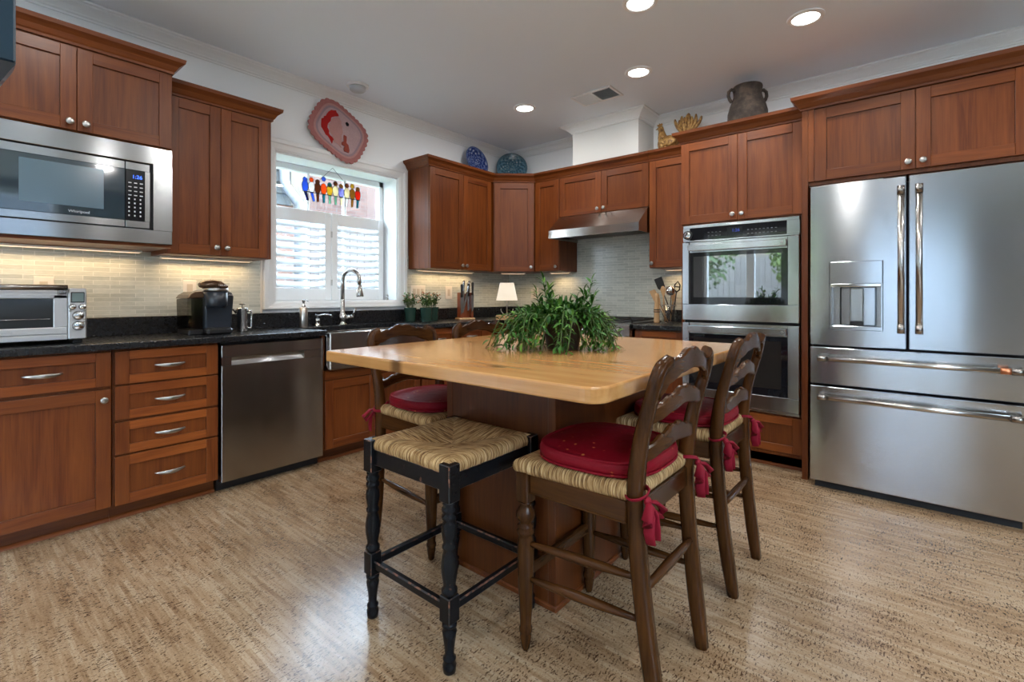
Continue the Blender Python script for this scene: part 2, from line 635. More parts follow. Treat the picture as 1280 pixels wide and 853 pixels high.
    def sweep(s, path, prof, first=None, last=None, mat=None, smooth=False):
        """sweep profile [(out, z)] along a 2D path, out = to the right of travel; mitred. first/last: neighbour points for end mitres"""
        P = [Vector((p[0], p[1])) for p in path]
        n = len(P)
        vs, fs = [], []
        k = len(prof)
        for i in range(n):
            a = P[i - 1] if i > 0 else (Vector(first) if first else None)
            b = P[i + 1] if i < n - 1 else (Vector(last) if last else None)
            n1 = n2 = None
            if a is not None:
                d = (P[i] - a).normalized(); n1 = Vector((d.y, -d.x))
            if b is not None:
                d = (b - P[i]).normalized(); n2 = Vector((d.y, -d.x))
            if n1 is None: n1 = n2
            if n2 is None: n2 = n1
            m = (n1 + n2) / (1 + n1.dot(n2))
            for o, z in prof:
                vs.append((P[i].x + m.x * o, P[i].y + m.y * o, z))
        for i in range(n - 1):
            for j in range(k):
                j2 = (j + 1) % k
                fs.append((i * k + j, i * k + j2, (i + 1) * k + j2, (i + 1) * k + j))
        fs.append(list(range(k))[::-1])
        fs.append([(n - 1) * k + j for j in range(k)])
        return s.add(vs, fs, smooth, mat)

    def text(s, body, size, M, mat, align='CENTER', extrude=0.0004):
        cu = bpy.data.curves.new('lettering', 'FONT')
        cu.body = body
        cu.size = size
        cu.align_x = align
        cu.align_y = 'CENTER'
        cu.extrude = extrude
        o = bpy.data.objects.new('lettering', cu)
        COL.objects.link(o)
        me = bpy.data.meshes.new_from_object(o.evaluated_get(bpy.context.evaluated_depsgraph_get()))
        vs = [M @ v.co for v in me.vertices]
        fs = [list(p.vertices) for p in me.polygons]
        bpy.data.objects.remove(o)
        bpy.data.curves.remove(cu)
        bpy.data.meshes.remove(me)
        return s.add(vs, fs, False, mat)

    def build(s, name, parent=None, label=None, bevel=0.0, subsurf=0, recalc=False):
        me = bpy.data.meshes.new(name)
        me.from_pydata([tuple(v) for v in s.v], [], s.f)
        for mt in s.mats:
            me.materials.append(mt)
        me.polygons.foreach_set('material_index', s.m)
        me.polygons.foreach_set('use_smooth', s.sm)
        at = me.attributes.new('tone', 'FLOAT', 'FACE')
        at.data.foreach_set('value', s.t)
        if recalc:
            import bmesh
            bm = bmesh.new(); bm.from_mesh(me)
            bmesh.ops.recalc_face_normals(bm, faces=bm.faces)
            bm.to_mesh(me); bm.free()
        me.update()
        o = bpy.data.objects.new(name, me)
        COL.objects.link(o)
        if parent:
            o.parent = parent
        if label:
            o['label'] = label
        if bevel:
            md = o.modifiers.new('edge', 'BEVEL')
            md.width = bevel; md.segments = 2; md.limit_method = 'ANGLE'; md.angle_limit = math.radians(40)
        if subsurf:
            md = o.modifiers.new('smooth', 'SUBSURF')
            md.levels = subsurf; md.render_levels = subsurf
        return o


FR = Matrix(((1, 0, 0, 0), (0, 0, -1, 0), (0, 1, 0, 0), (0, 0, 0, 1)))   # lettering upright, facing -y


def at(x, y, z):
    return Matrix.Translation((x, y, z)) @ FR


def thing(name, label, cat, loc=(0, 0, 0), rotz=0.0, group=None):
    o = bpy.data.objects.new(name, None)
    o.empty_display_size = 0.1
    COL.objects.link(o)
    o.location = loc
    o.rotation_euler = (0, 0, rotz)
    o['label'] = label
    o['category'] = cat
    if group:
        o['group'] = group
    return o


def tag(o, label, cat, group=None):
    o['label'] = label
    o['category'] = cat
    if group:
        o['group'] = group
    return o


def struct(o):
    o['kind'] = 'structure'
    return o


def sub(name, parent, loc=(0, 0, 0)):
    o = bpy.data.objects.new(name, None)
    COL.objects.link(o)
    o.parent = parent
    o.location = loc
    return o


def copy_tree(o, parent=None):
    c = o.copy()
    COL.objects.link(c)
    if parent is not None:
        c.parent = parent
    for ch in list(o.children):
        copy_tree(ch, c)
    return c


def rt(a=0.5):
    return rnd.uniform(-a, a)


EAST = -PI / 2   # things on the east wall: local x runs right as seen, local y into the wall
# ------------------------------------------------------------------ the room
m = MB(CORK); m.box(XW - 0.3, XB + 0.3, YS - 0.3, YA + 0.3, -0.08, 0.0)
struct(m.build('floor'))
m = MB(CEILP); m.box(XW - 0.3, XB + 0.3, YS - 0.3, YA + 0.3, HC, HC + 0.1)
struct(m.build('ceiling'))

WX0, WX1, WZ0, WZ1 = 1.598, 2.680, 1.092, 2.187    # kitchen window opening
m = MB(WALLP)
m.box(XW - 0.3, WX0, YA, YA + 0.30, 0, HC)
m.box(WX1, XB + 0.3, YA, YA + 0.30, 0, HC)
m.box(WX0, WX1, YA, YA + 0.30, 0, WZ0)
m.box(WX0, WX1, YA, YA + 0.30, WZ1, HC)
struct(m.build('wall_north'))
m = MB(WALLP); m.box(XB, XB + 0.3, YS - 0.3, YA, 0, HC)
struct(m.build('wall_east'))
m = MB(BACKP)    # two openings to the garden
m.box(XW - 0.25, XW, YS - 0.3, -0.62, 0, HC)
m.box(XW - 0.25, XW, 0.66, 1.20, 0, HC)
m.box(XW - 0.25, XW, 3.30, YA, 0, HC)
m.box(XW - 0.25, XW, -0.62, 0.66, 2.15, HC)
m.box(XW - 0.25, XW, 1.20, 3.30, 2.40, HC)
m.box(XW - 0.25, XW, -0.62, 0.66, 0, 0.12)
struct(m.build('wall_west'))
m = MB(BACKP)
m.box(XW, -2.60, YS - 0.25, YS, 0, HC)
m.box(1.15, XB, YS - 0.25, YS, 0, HC)
m.box(-2.60, 1.15, YS - 0.25, YS, 0, 0.92)
m.box(-2.60, 1.15, YS - 0.25, YS, 2.55, HC)
struct(m.build('wall_south'))

# ceiling crown mouldings (out from the wall, z)
CROWN = [(0, HC - 0.072), (0.010, HC - 0.072), (0.013, HC - 0.062), (0.022, HC - 0.058), (0.027, HC - 0.050), (0.050, HC - 0.032),
         (0.076, HC - 0.021), (0.082, HC - 0.014), (0.096, HC - 0.011), (0.098, HC - 0.001), (0, HC - 0.001)]
# chase over the hood
SX, SY0, SY1 = 3.925, 1.835, 2.505
m = MB(CHASEP); m.box(SX, XB - 0.002, SY0, SY1, UT + 0.005, HC)
struct(m.build('wall_chase'))
m = MB(WHITE)
m.sweep([(XW, YA), (XB, YA), (XB, SY1), (SX, SY1), (SX, SY0), (XB, SY0), (XB, YS)], CROWN)
struct(m.build('trim_1', recalc=True))
m = MB(WHITE)
m.sweep([(XB, YS), (XW, YS), (XW, YA)], CROWN)
struct(m.build('trim_2', recalc=True))

# tiled backsplashes
m = MB(TILE_N)
m.box(-0.62, 1.507, YA - 0.010, YA - 0.001, 1.014, 1.50)
m.box(2.772, XB - 0.012, YA - 0.010, YA - 0.001, 1.014, 1.50)
struct(m.build('wall_backsplash_north'))
m = MB(TILE_E)
m.box(XB - 0.010, XB - 0.001, 1.325, 1.729, 1.012, 1.50)
m.box(XB - 0.010, XB - 0.001, 1.729, 2.643, 0.90, 2.0)
m.box(XB - 0.010, XB - 0.001, 2.643, YA - 0.012, 1.014, 1.50)
struct(m.build('wall_backsplash_east'))
m = MB(IVORY); m.box(1.494, 1.508, YA - 0.014, YA - 0.001, 1.014, 1.40)
struct(m.build('trim_3'))

# ------------------------------------------------------------------ kitchen window
win = struct(bpy.data.objects.new('window_1', None)); COL.objects.link(win)
JY = YA + 0.235
m = MB(WHITE)     # liner of the recess
m.box(WX0, WX0 + 0.012, YA - 0.002, JY, WZ0, WZ1)
m.box(WX1 - 0.012, WX1, YA - 0.002, JY, WZ0, WZ1)
m.box(WX0, WX1, YA - 0.002, JY, WZ1 - 0.012, WZ1)
m.box(WX0, WX1, YA - 0.012, JY, WZ0 - 0.004, WZ0 + 0.006, 0.003)
m.build('jamb', win)
m = MB(WHITE)     # mitred casing
CAS = [(0, -0.0), (0.0, -0.014), (0.010, -0.018), (0.016, -0.022), (0.050, -0.026), (0.058, -0.034), (0.082, -0.036), (0.088, -0.030), (0.088, 0)]


def casing(mb, x0, x1, z0, z1, yw):
    pts = [(x0, z0), (x0, z1), (x1, z1), (x1, z0)]
    k = len(CAS)
    vs, fs = [], []
    for (px, pz), (mx, mz) in zip(pts, [(-1, -0.6), (-1, 1), (1, 1), (1, -0.6)]):
        for o, y in CAS:
            vs.append((px + mx * o, yw + y - 0.0005, pz + mz * o))
    for i in range(4):
        for j in range(k):
            a, b = i, (i + 1) % 4
            fs.append((a * k + j, a * k + (j + 1) % k, b * k + (j + 1) % k, b * k + j))
    mb.add(vs, fs)


casing(m, WX0, WX1, WZ0, WZ1, YA)
m.build('casing', win, recalc=True)
m = MB(WHITE)     # sash: frame, two glazing bars
GY = YA + 0.225
m.box(WX0 + 0.012, WX1 - 0.012, GY - 0.03, GY + 0.03, WZ0, WZ0 + 0.055, 0.004)
m.box(WX0 + 0.012, WX1 - 0.012, GY - 0.03, GY + 0.03, WZ1 - 0.062, WZ1 - 0.012, 0.004)
m.box(WX0 + 0.012, WX0 + 0.055, GY - 0.03, GY + 0.03, WZ0, WZ1 - 0.012, 0.004)
m.box(WX1 - 0.055, WX1 - 0.012, GY - 0.03, GY + 0.03, WZ0, WZ1 - 0.012, 0.004)
for gx in (1.958, 2.288):
    m.box(gx - 0.011, gx + 0.011, GY - 0.02, GY + 0.02, WZ0, WZ1 - 0.05, 0.003)
m.build('sash_frame', win)
m = MB(GLASS); m.box(WX0 + 0.05, WX1 - 0.05, GY - 0.002, GY + 0.002, WZ0 + 0.05, WZ1 - 0.055)
m.build('pane', win)

# plantation shutters on the lower half, hinged at the sides
SHY = YA + 0.165


LOUVER = NT('white_polymer_louver')
lt_ = LOUVER.n('ShaderNodeBsdfTranslucent'); lt_.inputs[0].default_value = (0.92, 0.94, 0.95, 1)
lm_ = LOUVER.n('ShaderNodeMixShader'); lm_.inputs[0].default_value = 0.35
LOUVER.set(Base_Color=(0.76, 0.79, 0.80), Roughness=0.4)
LOUVER.l(LOUVER.b.outputs[0], lm_.inputs[1]); LOUVER.l(lt_.outputs[0], lm_.inputs[2]); LOUVER.l(lm_.outputs[0], LOUVER.out.inputs[0])
LOUVER = LOUVER.m


def shutter(x0, x1, label):
    t = thing('window_shutter', label, 'shutter', (x0, SHY, WZ0 + 0.008), 0, 'cafe shutters in the kitchen window')
    w, h = x1 - x0, 0.722
    st, tr, brl = 0.055, 0.098, 0.095
    m = MB(WHITE)
    m.box(0, st, 0, 0.028, 0, h, 0.003)
    m.box(w - st, w, 0, 0.028, 0, h, 0.003)
    m.box(st, w - st, 0, 0.028, h - tr, h, 0.003)
    m.box(st, w - st, 0, 0.028, 0, brl, 0.003)
    m.build('shutter_frame', t)
    n = 9
    m = MB(LOUVER)
    pitch = (h - tr - brl) / n
    sect = [(0.034 * math.cos(2 * PI * i / 12), 0.005 * math.sin(2 * PI * i / 12)) for i in range(12)]
    tilt = math.radians(40)
    sec = [(a * math.cos(tilt) - b * math.sin(tilt), a * math.sin(tilt) + b * math.cos(tilt)) for a, b in sect]
    for i in range(n):
        z = brl + (i + 0.5) * pitch
        m.prism([(0.014 + a, z + b) for a, b in sec], 'x', st + 0.002, w - st - 0.002, smooth=True)
    m.build('louvers', t)
    m = MB(NICKEL)
    m.box(w - 0.004 if x0 < 2 else 0.0, w + 0.0 if x0 < 2 else 0.004, -0.004, 0.0, 0.12, 0.17, 0.001)
    m.box(w - 0.004 if x0 < 2 else 0.0, w + 0.0 if x0 < 2 else 0.004, -0.004, 0.0, 0.52, 0.57, 0.001)
    m.build('hinge', t)


shutter(WX0 + 0.015, 2.136, 'white louvered window shutter panel, the one nearer the wall cabinet left of the window')
shutter(2.140, WX1 - 0.030, 'white louvered window shutter panel directly behind the tall kitchen faucet')
m = MB(PEWTER)
m.lathe([(0.012, 0), (0.012, 0.012), (0.005, 0.016), (0.009, 0.024), (0.011, 0.036), (0.006, 0.044), (0.0, 0.046)], 14, (2.615, YA + 0.06, WZ0 + 0.0065))
m.build('window_latch', win)

# garden windows behind the camera
def garden_window(name, a0, a1, z0, z1, wall, bars):
    t = struct(bpy.data.objects.new(name, None)); COL.objects.link(t)
    mf = MB(WHITE); mg = MB(GLASS)

    def bx(mb, u0, u1, d0, d1, w0, w1, b=0.0):
        if wall == 'W':
            mb.box(XW - d1, XW - d0, u0, u1, w0, w1, b)
        else:
            mb.box(u0, u1, YS - d1, YS - d0, w0, w1, b)
    bx(mf, a0, a0 + 0.07, 0.06, 0.16, z0, z1, 0.004); bx(mf, a1 - 0.07, a1, 0.06, 0.16, z0, z1, 0.004)
    bx(mf, a0, a1, 0.06, 0.16, z0, z0 + 0.08, 0.004); bx(mf, a0, a1, 0.06, 0.16, z1 - 0.07, z1, 0.004)
    for b, w in bars:
        bx(mf, b - w / 2, b + w / 2, 0.05, 0.15, z0, z1, 0.004)
    bx(mg, a0 + 0.05, a1 - 0.05, 0.108, 0.112, z0 + 0.05, z1 - 0.05)
    mf.build('window_frame', t); mg.build('pane', t)


garden_window('window_2', 1.20, 3.30, 0.0, 2.40, 'W', [(2.42, 0.14)])
garden_window('window_3', -0.62, 0.66, 0.12, 2.15, 'W', [(-0.30, 0.05), (0.02, 0.05), (0.34, 0.05)])
garden_window('window_4', -2.60, 1.15, 0.92, 2.55, 'S', [(-1.66, 0.06), (-0.72, 0.06), (0.22, 0.06)])

# ------------------------------------------------------------------ outdoors
GRASS = plain('lawn', (0.075, 0.10, 0.04), 0.9)
PAVE = plain('pale_paving', (0.18, 0.175, 0.165), 0.9)
m = MB(GRASS); m.box(-16, 16, -16, 16, -0.35, -0.25)
struct(m.build('ground'))


def brickmat(name, c1, c2, mortar):
    b = NT(name)
    sp = b.n('ShaderNodeSeparateXYZ'); b.l(b.coord(), sp.inputs[0])
    cb = b.n('ShaderNodeCombineXYZ'); b.l(sp.outputs[0], cb.inputs[0]); b.l(sp.outputs[2], cb.inputs[1])
    br = b.n('ShaderNodeTexBrick'); b.l(cb.outputs[0], br.inputs['Vector'])
    br.inputs['Scale'].default_value = 1.0
    br.inputs['Brick Width'].default_value = 0.22
    br.inputs['Row Height'].default_value = 0.075
    br.inputs['Mortar Size'].default_value = 0.010
    br.inputs['Color1'].default_value = (*c1, 1); br.inputs['Color2'].default_value = (*c2, 1); br.inputs['Mortar'].default_value = (*mortar, 1)
    b.set(Base_Color=br.outputs['Color'], Roughness=0.9)
    return b.m


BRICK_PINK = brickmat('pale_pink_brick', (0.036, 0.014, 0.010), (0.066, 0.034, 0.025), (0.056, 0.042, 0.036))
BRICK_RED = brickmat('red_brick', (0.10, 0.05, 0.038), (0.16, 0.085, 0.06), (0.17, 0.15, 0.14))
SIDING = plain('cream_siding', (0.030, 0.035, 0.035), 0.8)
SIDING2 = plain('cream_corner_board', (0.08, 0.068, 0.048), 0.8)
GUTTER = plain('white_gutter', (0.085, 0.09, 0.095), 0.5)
t = thing('neighbour_house', 'neighbouring house with lap siding over brick, seen behind the downspout in the window', 'house', (2.4, 6.5, -0.25))
m = MB(BRICK_RED); m.box(-3.2, 0.98, 0.0, 2.2, 0, 2.60); m.build('brick_wall', t)
m = MB(SIDING)
for i in range(12):
    z = 2.60 + i * 0.15
    m.prism([(-0.030, z), (-0.012, z + 0.155), (0.2, z + 0.155), (0.2, z)], 'x', -3.2, 0.72)
m.build('siding', t)
m = MB(SIDING2); m.box(0.72, 0.98, -0.03, 0.25, 2.60, 4.4, 0.005); m.build('corner_board', t)
m = MB(GUTTER)
m.tube([(0.60, -0.10, 4.3), (0.60, -0.10, 2.92), (0.61, -0.13, 2.82), (0.76, -0.16, 2.62), (0.78, -0.14, 2.50), (0.78, -0.12, 0.05)], 0.062, 12)
tag(m.build('downspout'), 'white downspout with an offset bend, outside the kitchen window', 'downspout')
bpy.data.objects['downspout'].location = (2.4, 6.5, -0.25)
t = thing('brick_house', 'pale pink brick house with a sloping gable, seen behind the hanging glass birds', 'house', (4.4, 9.0, -0.25))
m = MB(BRICK_PINK)
m.prism([(-0.5, 0), (-0.5, 3.62), (0.55, 4.05), (5, 4.35), (5, 0)], 'y', 0, 2.0)
m.build('brick_wall', t)
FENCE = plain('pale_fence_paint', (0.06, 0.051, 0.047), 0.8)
t = thing('board_fence', 'white board fence below the pink brick wall outside the kitchen window', 'fence', (4.0, 7.9, -0.25))
m = MB(FENCE)
for i in range(26):
    m.box(i * 0.15, i * 0.15 + 0.14, 0, 0.02, 0, 2.62 + 0.012 * i, 0.003)
m.build('boards', t)
m = MB(FENCE); m.box(0, 3.9, 0.02, 0.06, 0.5, 0.6); m.box(0, 3.9, 0.02, 0.06, 2.0, 2.1); m.build('rail', t)

m = MB(plain('sky_wall_grey_blue', (0.07, 0.08, 0.095), 0.9)); m.box(-8, 6, 0, 0.3, 0, 3.6)  # unseen wall added to block bright sky from the microwave steel
tag(m.build('added_sky_wall'), 'added grey-blue wall, unseen, cutting the sky glare through the south window', 'wall')
bpy.data.objects['added_sky_wall'].location = (0, -7.0, -0.25)

m = MB(plain('sky_wall_slate_blue', (0.235, 0.262, 0.300), 0.9)); m.box(0, 0.3, 0, 4.4, 0, 4.6)  # unseen wall added to hide sky and give the refrigerator a bluish reflection
tag(m.build('added_sky_wall'), 'added slate-blue wall, unseen, hiding bright sky from the refrigerator front', 'wall')
bpy.data.objects['added_sky_wall.001'].location = (-8.6, -3.2, -0.25)

m = MB(plain('sky_wall_cream', (0.150, 0.135, 0.105), 0.9)); m.box(0, 0.3, 0, 7.5, 0, 5.6)  # added to keep blown-out sky out of the oven reflections
tag(m.build('added_sky_wall'), 'added tall cream wall behind the cedar fence, hiding the sky mirrored in the oven', 'wall')
bpy.data.objects['added_sky_wall.002'].location = (-9.6, 1.0, -0.25)

# garden to the west, mirrored in the oven door and the fridge
LEAFG = [plain('leaf_green_a', (0.055, 0.10, 0.026), 0.6), plain('leaf_green_b', (0.12, 0.175, 0.05), 0.6)]
BARK = plain('bark', (0.10, 0.07, 0.05), 0.9)
CEDAR = plain('pale_cedar_fence', (0.14, 0.135, 0.13), 0.8)
t = thing('garden_fence', 'pale cedar fence in the garden, mirrored in the upper oven door', 'fence', (-8.0, 1.3, -0.25))
m = MB(CEDAR)
for i in range(40):
    m.box(0, 0.02, i * 0.16, i * 0.16 + 0.15, 0, 2.5, 0.003)
m.build('boards', t)
m = MB(PAVE); m.box(XW - 3.2, XW - 0.3, -2.0, 5.0, -0.249, -0.10)
struct(m.build('patio'))


def tree(x, y, h, cr, mat, label):
    r2 = random.Random(int(x * 31 + y * 17) + 900)
    t = thing('garden_tree', label, 'tree', (x, y, -0.25), 0, 'trees in the garden')
    m = MB(BARK)
    for k in range(4):
        a = r2.uniform(0, 2 * PI)
        m.tube([(0, 0, 0), (0.08 * math.cos(a), 0.08 * math.sin(a), h * 0.3), (0.3 * math.cos(a), 0.3 * math.sin(a), h * 0.6), (0.6 * math.cos(a), 0.6 * math.sin(a), h * 0.92)], [0.09, 0.07, 0.05, 0.02], 8)
    m.build('trunk', t)
    m = MB(mat)
    for k in range(1500):
        while True:
            p = Vector((r2.uniform(-1, 1), r2.uniform(-1, 1), r2.uniform(-1, 1)))
            if p.length < 1:
                break
        p = Vector((p.x * cr, p.y * cr, h * 0.75 + p.z * h * 0.35))
        u = Vector((r2.uniform(-1, 1), r2.uniform(-1, 1), r2.uniform(-1, 1))).normalized()
        v = u.orthogonal().normalized()
        s = r2.uniform(0.05, 0.10)
        m.add([p - u * s, p + v * s * 0.5, p + u * s, p - v * s * 0.5], [(0, 1, 2, 3)])
    m.build('foliage', t)


tree(-5.6, 4.3, 3.6, 1.0, LEAFG[0], 'dark green garden tree, left one mirrored in the upper oven door')
tree(-6.4, 2.0, 3.4, 0.8, LEAFG[1], 'light green garden tree, right one mirrored in the upper oven door')
tree(-6.8, -1.6, 4.0, 1.2, LEAFG[0], 'tall dark garden tree beyond the west window behind the camera')
# ------------------------------------------------------------------ cabinet parts (local: x right along the face, y into the wall, z up)
def knob(parent, x, z):
    m = MB(NICKEL)
    m.lathe([(0.007, 0), (0.006, 0.010), (0.0085, 0.015), (0.0155, 0.018), (0.0165, 0.023), (0.0145, 0.027), (0.009, 0.0285), (0, 0.029)], 18, (x, -0.0005, z), 'y')
    return m.build('knob', parent)


def pull(parent, x, z, w=0.135):
    m = MB(NICKEL)
    pts, rr = [], []
    n = 14
    for i in range(n + 1):
        a = -1 + 2 * i / n
        pts.append((x + a * w / 2, -0.003 - 0.024 * (1 - a * a), z - 0.004 * (1 - a * a)))
        q = 0.0035 + 0.0075 * (1 - abs(a) ** 2.2)
        rr.append((0.0045, q))
    m.tube(pts, rr, 10, ref=(0, 0, 1))
    return m.build('handle', parent)


def shaker(mb, x0, x1, z0, z1, fw=0.058, rail_tone=0.0):
    tp = rt(0.35)
    mb.tone = tp + rt(0.15)
    mb.box(x0, x0 + fw, 0, 0.020, z0, z1, 0.0015, WV)
    mb.tone = tp + rt(0.2)
    mb.box(x1 - fw, x1, 0, 0.020, z0, z1, 0.0015, WV)
    mb.tone = tp + rt(0.2) + rail_tone
    mb.box(x0 + fw, x1 - fw, 0, 0.020, z1 - fw, z1, 0.0015, WH)
    mb.tone = tp + rt(0.2) + rail_tone
    mb.box(x0 + fw, x1 - fw, 0, 0.020, z0, z0 + fw, 0.0015, WH)
    mb.tone = tp - 0.15 + rt(0.15)
    mb.box(x0 + fw + 0.0015, x1 - fw - 0.0015, 0.010, 0.019, z0 + fw + 0.0015, z1 - fw - 0.0015, 0, WV)
    mb.tone = -0.5
    mb.box(x0 + fw, x1 - fw, 0.0112, 0.0188, z0 + fw, z1 - fw, 0, WD)
    mb.tone = 0


def door(parent, x0, x1, z0, z1, kn=None, fw=0.058):
    m = MB()
    shaker(m, x0, x1, z0, z1, fw)
    d = m.build('door', parent)
    if kn:
        knob(d, *kn)
    return d


def drawer(parent, x0, x1, z0, z1, fw=0.05, handle=True, hw=0.135):
    m = MB()
    fz = min(fw, (z1 - z0) * 0.27)
    tp = rt(0.2)
    m.tone = tp - 0.25; m.box(x0, x0 + 0.058, 0, 0.020, z0, z1, 0.0015, WV)
    m.tone = tp - 0.10; m.box(x1 - 0.058, x1, 0, 0.020, z0, z1, 0.0015, WV)
    m.tone = tp + 0.75 + rt(0.25); m.box(x0 + 0.058, x1 - 0.058, 0, 0.020, z1 - fz, z1, 0.0015, WH)
    m.tone = tp + 0.70 + rt(0.25); m.box(x0 + 0.058, x1 - 0.058, 0, 0.020, z0, z0 + fz, 0.0015, WH)
    m.tone = tp - 0.30; m.box(x0 + 0.0595, x1 - 0.0595, 0.010, 0.019, z0 + fz + 0.0015, z1 - fz - 0.0015, 0, WV)
    m.tone = -0.5; m.box(x0 + 0.058, x1 - 0.058, 0.0112, 0.0188, z0 + fz, z1 - fz, 0, WD)
    d = m.build('drawer', parent)
    if handle:
        pull(d, (x0 + x1) / 2, (z0 + z1) / 2, hw)
    return d


CC = [(0, 0.0), (0.008, 0.0), (0.010, 0.012), (0.016, 0.018), (0.028, 0.040), (0.044, 0.054), (0.052, 0.060), (0.056, 0.080), (0, 0.080)]


def crown(parent, path, h, first=None, last=None, sc=1.0):
    m = MB(WH); m.tone = -0.25
    m.sweep(path, [(o * sc, h + z * sc) for o, z in CC], first, last)
    return m.build('crown_moulding', parent, recalc=True)


def light_bar(parent, x0, x1, y, power, z=0.0):
    m = MB(IVORY); m.box(x0, x1, y - 0.02, y + 0.02, z - 0.013, z - 0.001, 0.002)
    o = m.build('light_bar', parent)
    m = MB(STRIPGLOW); m.box(x0 + 0.01, x1 - 0.01, y - 0.006, y + 0.006, z - 0.0155, z - 0.0132)
    m.build('lens', o)
    area_lamp('under_cabinet_lamp', ((x0 + x1) / 2, y, z - 0.018), (0, 0, 0), power, UNDER_COLOR, x1 - x0 - 0.02, 0.026, math.radians(150), parent=parent)


def body(parent, w, d, h, y0=0.021, tone=-0.1):
    m = MB(WV); m.tone = tone
    m.box(0.001, w - 0.001, y0, d, 0, h, 0.001)
    return m.build('cabinet_body', parent)


def toe(parent, w, x0=0.0, y=0.085):
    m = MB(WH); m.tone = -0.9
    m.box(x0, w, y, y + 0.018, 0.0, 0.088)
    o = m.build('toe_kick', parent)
    m = MB(WH); m.tone = -0.1
    m.prism([(y, 0.0), (y - 0.018, 0.0), (y - 0.016, 0.008), (y - 0.009, 0.016), (y, 0.018)], 'x', x0, w)
    m.build('shoe_moulding', o)


# ---- north wall: microwave cabinet, wall cabinets
MZ0, MZ1 = 1.415, 1.930
t = thing('microwave_cabinet', 'cherry wall cabinet at far left holding the built-in microwave, two doors above it', 'cabinet', (0.060, 3.125, 1.400))
mw, mh, md = 0.793, 0.955, 0.432
m = MB(WV); m.tone = -0.1
m.box(0, 0.018, 0.021, md, 0, mh + 0.07); m.box(mw - 0.018, mw, 0.021, md, 0, mh + 0.07)
m.box(0.018, mw - 0.018, 0.021, md, 0, 0.014, 0, WH); m.box(0.018, mw - 0.018, 0.021, md, 0.532, mh + 0.07)
m.box(0.018, mw - 0.018, md - 0.01, md, 0.014, 0.532)
m.build('cabinet_body', t)
door(t, 0.004, 0.3965, 0.540, mh - 0.012, (0.3965 - 0.026, 0.575))
door(t, 0.4, mw - 0.003, 0.540, mh - 0.012, (0.4 + 0.030, 0.575))
crown(t, [(0, 0.018), (mw, 0.018), (mw, md)], mh)
light_bar(t, 0.03, mw - 0.06, 0.35, UNDER_POWER * 1.3)

t = thing('microwave_oven', 'built-in stainless steel microwave oven with black glass door below the upper left cabinet doors', 'microwave', (0.062, 3.125, MZ0))
w, h = 0.789, MZ1 - MZ0
ix0, ix1, iz0, iz1 = 0.092, 0.703, 0.073, 0.424     # inner unit opening
m = MB(STEEL)
m.box(0, w, -0.002, 0.018, 0, iz0, 0.002); m.box(0, w, -0.002, 0.018, iz1, h, 0.002)
m.box(0, ix0, -0.002, 0.018, iz0, iz1); m.box(ix1, w, -0.002, 0.018, iz0, iz1)
m.build('trim_kit_frame', t)
m = MB(DARKGAP); m.box(ix0 - 0.015, ix1 + 0.015, 0.020, 0.38, iz0 - 0.02, iz1 + 0.02); m.build('housing', t)
m = MB(STEEL)
dx1 = 0.583
dz0, dz1 = iz0 + 0.006, iz1 - 0.006
gx0, gx1, gz0, gz1 = 0.138, 0.583, dz0 + 0.036, dz1 - 0.040
m.box(ix0 + 0.006, dx1, 0.004, 0.020, dz0, gz0, 0.002); m.box(ix0 + 0.006, dx1, 0.004, 0.020, gz1, dz1, 0.002)
m.box(ix0 + 0.006, gx0, 0.004, 0.020, gz0, gz1)
d = m.build('door', t)
m = MB(MICROGLASS); m.box(gx0, gx1, 0.003, 0.018, gz0, gz1, 0.001); g = m.build('door_glass', d)
m = MB(MICROWIN); m.box(gx0 + 0.060, gx1 - 0.085, 0.0018, 0.0032, gz0 + 0.042, gz1 - 0.022); m.build('viewing_window', d)
m = MB(LEGEND); m.text('Whirlpool', 0.019, at(0.405, 0.0022, gz0 + 0.017), LEGEND); m.build('lettering', d)
m = MB(STEEL)
m.box(dx1 + 0.003, 0.689, 0.004, 0.020, dz0, gz0, 0.002); m.box(dx1 + 0.003, 0.689, 0.004, 0.020, gz1, dz1, 0.002)
m.box(0.668, 0.689, 0.004, 0.020, gz0, gz1)
cp = m.build('control_panel', t)
m = MB(BLACKGLOSS); m.box(dx1 + 0.003, 0.668, 0.003, 0.018, gz0, gz1, 0.001); m.build('key_panel', cp)
m = MB(DIGIT); m.text('1:26', 0.026, at(0.634, 0.0024, gz1 - 0.036), DIGIT); m.build('clock_display', cp)
m = MB(LEGEND)
for r in range(9):
    for c in range(3):
        zz = gz1 - 0.070 - r * 0.0215
        m.box(0.597 + c * 0.024, 0.597 + c * 0.024 + (0.013 if r < 4 else 0.006), 0.0022, 0.0031, zz, zz + (0.005 if r < 4 else 0.008))
m.build('key_legends', cp)

t = thing('wall_cabinet', 'tall cherry wall cabinet between the microwave and the window', 'wall cabinet', (0.856, YU, UB), 0, 'wall cabinets')
w, h, d = 0.590, UT - UB + 0.010, 0.308
body(t, w, d, h + 0.07)
door(t, 0.003, 0.279, 0.004, h - 0.008, (0.279 - 0.026, 0.050))
door(t, 0.282, w - 0.028, 0.004, h - 0.008, (0.282 + 0.028, 0.050))
crown(t, [(0, 0.018), (w, 0.018), (w, d)], h, first=(-1, 0.018))
light_bar(t, 0.03, w - 0.04, 0.235, UNDER_POWER)

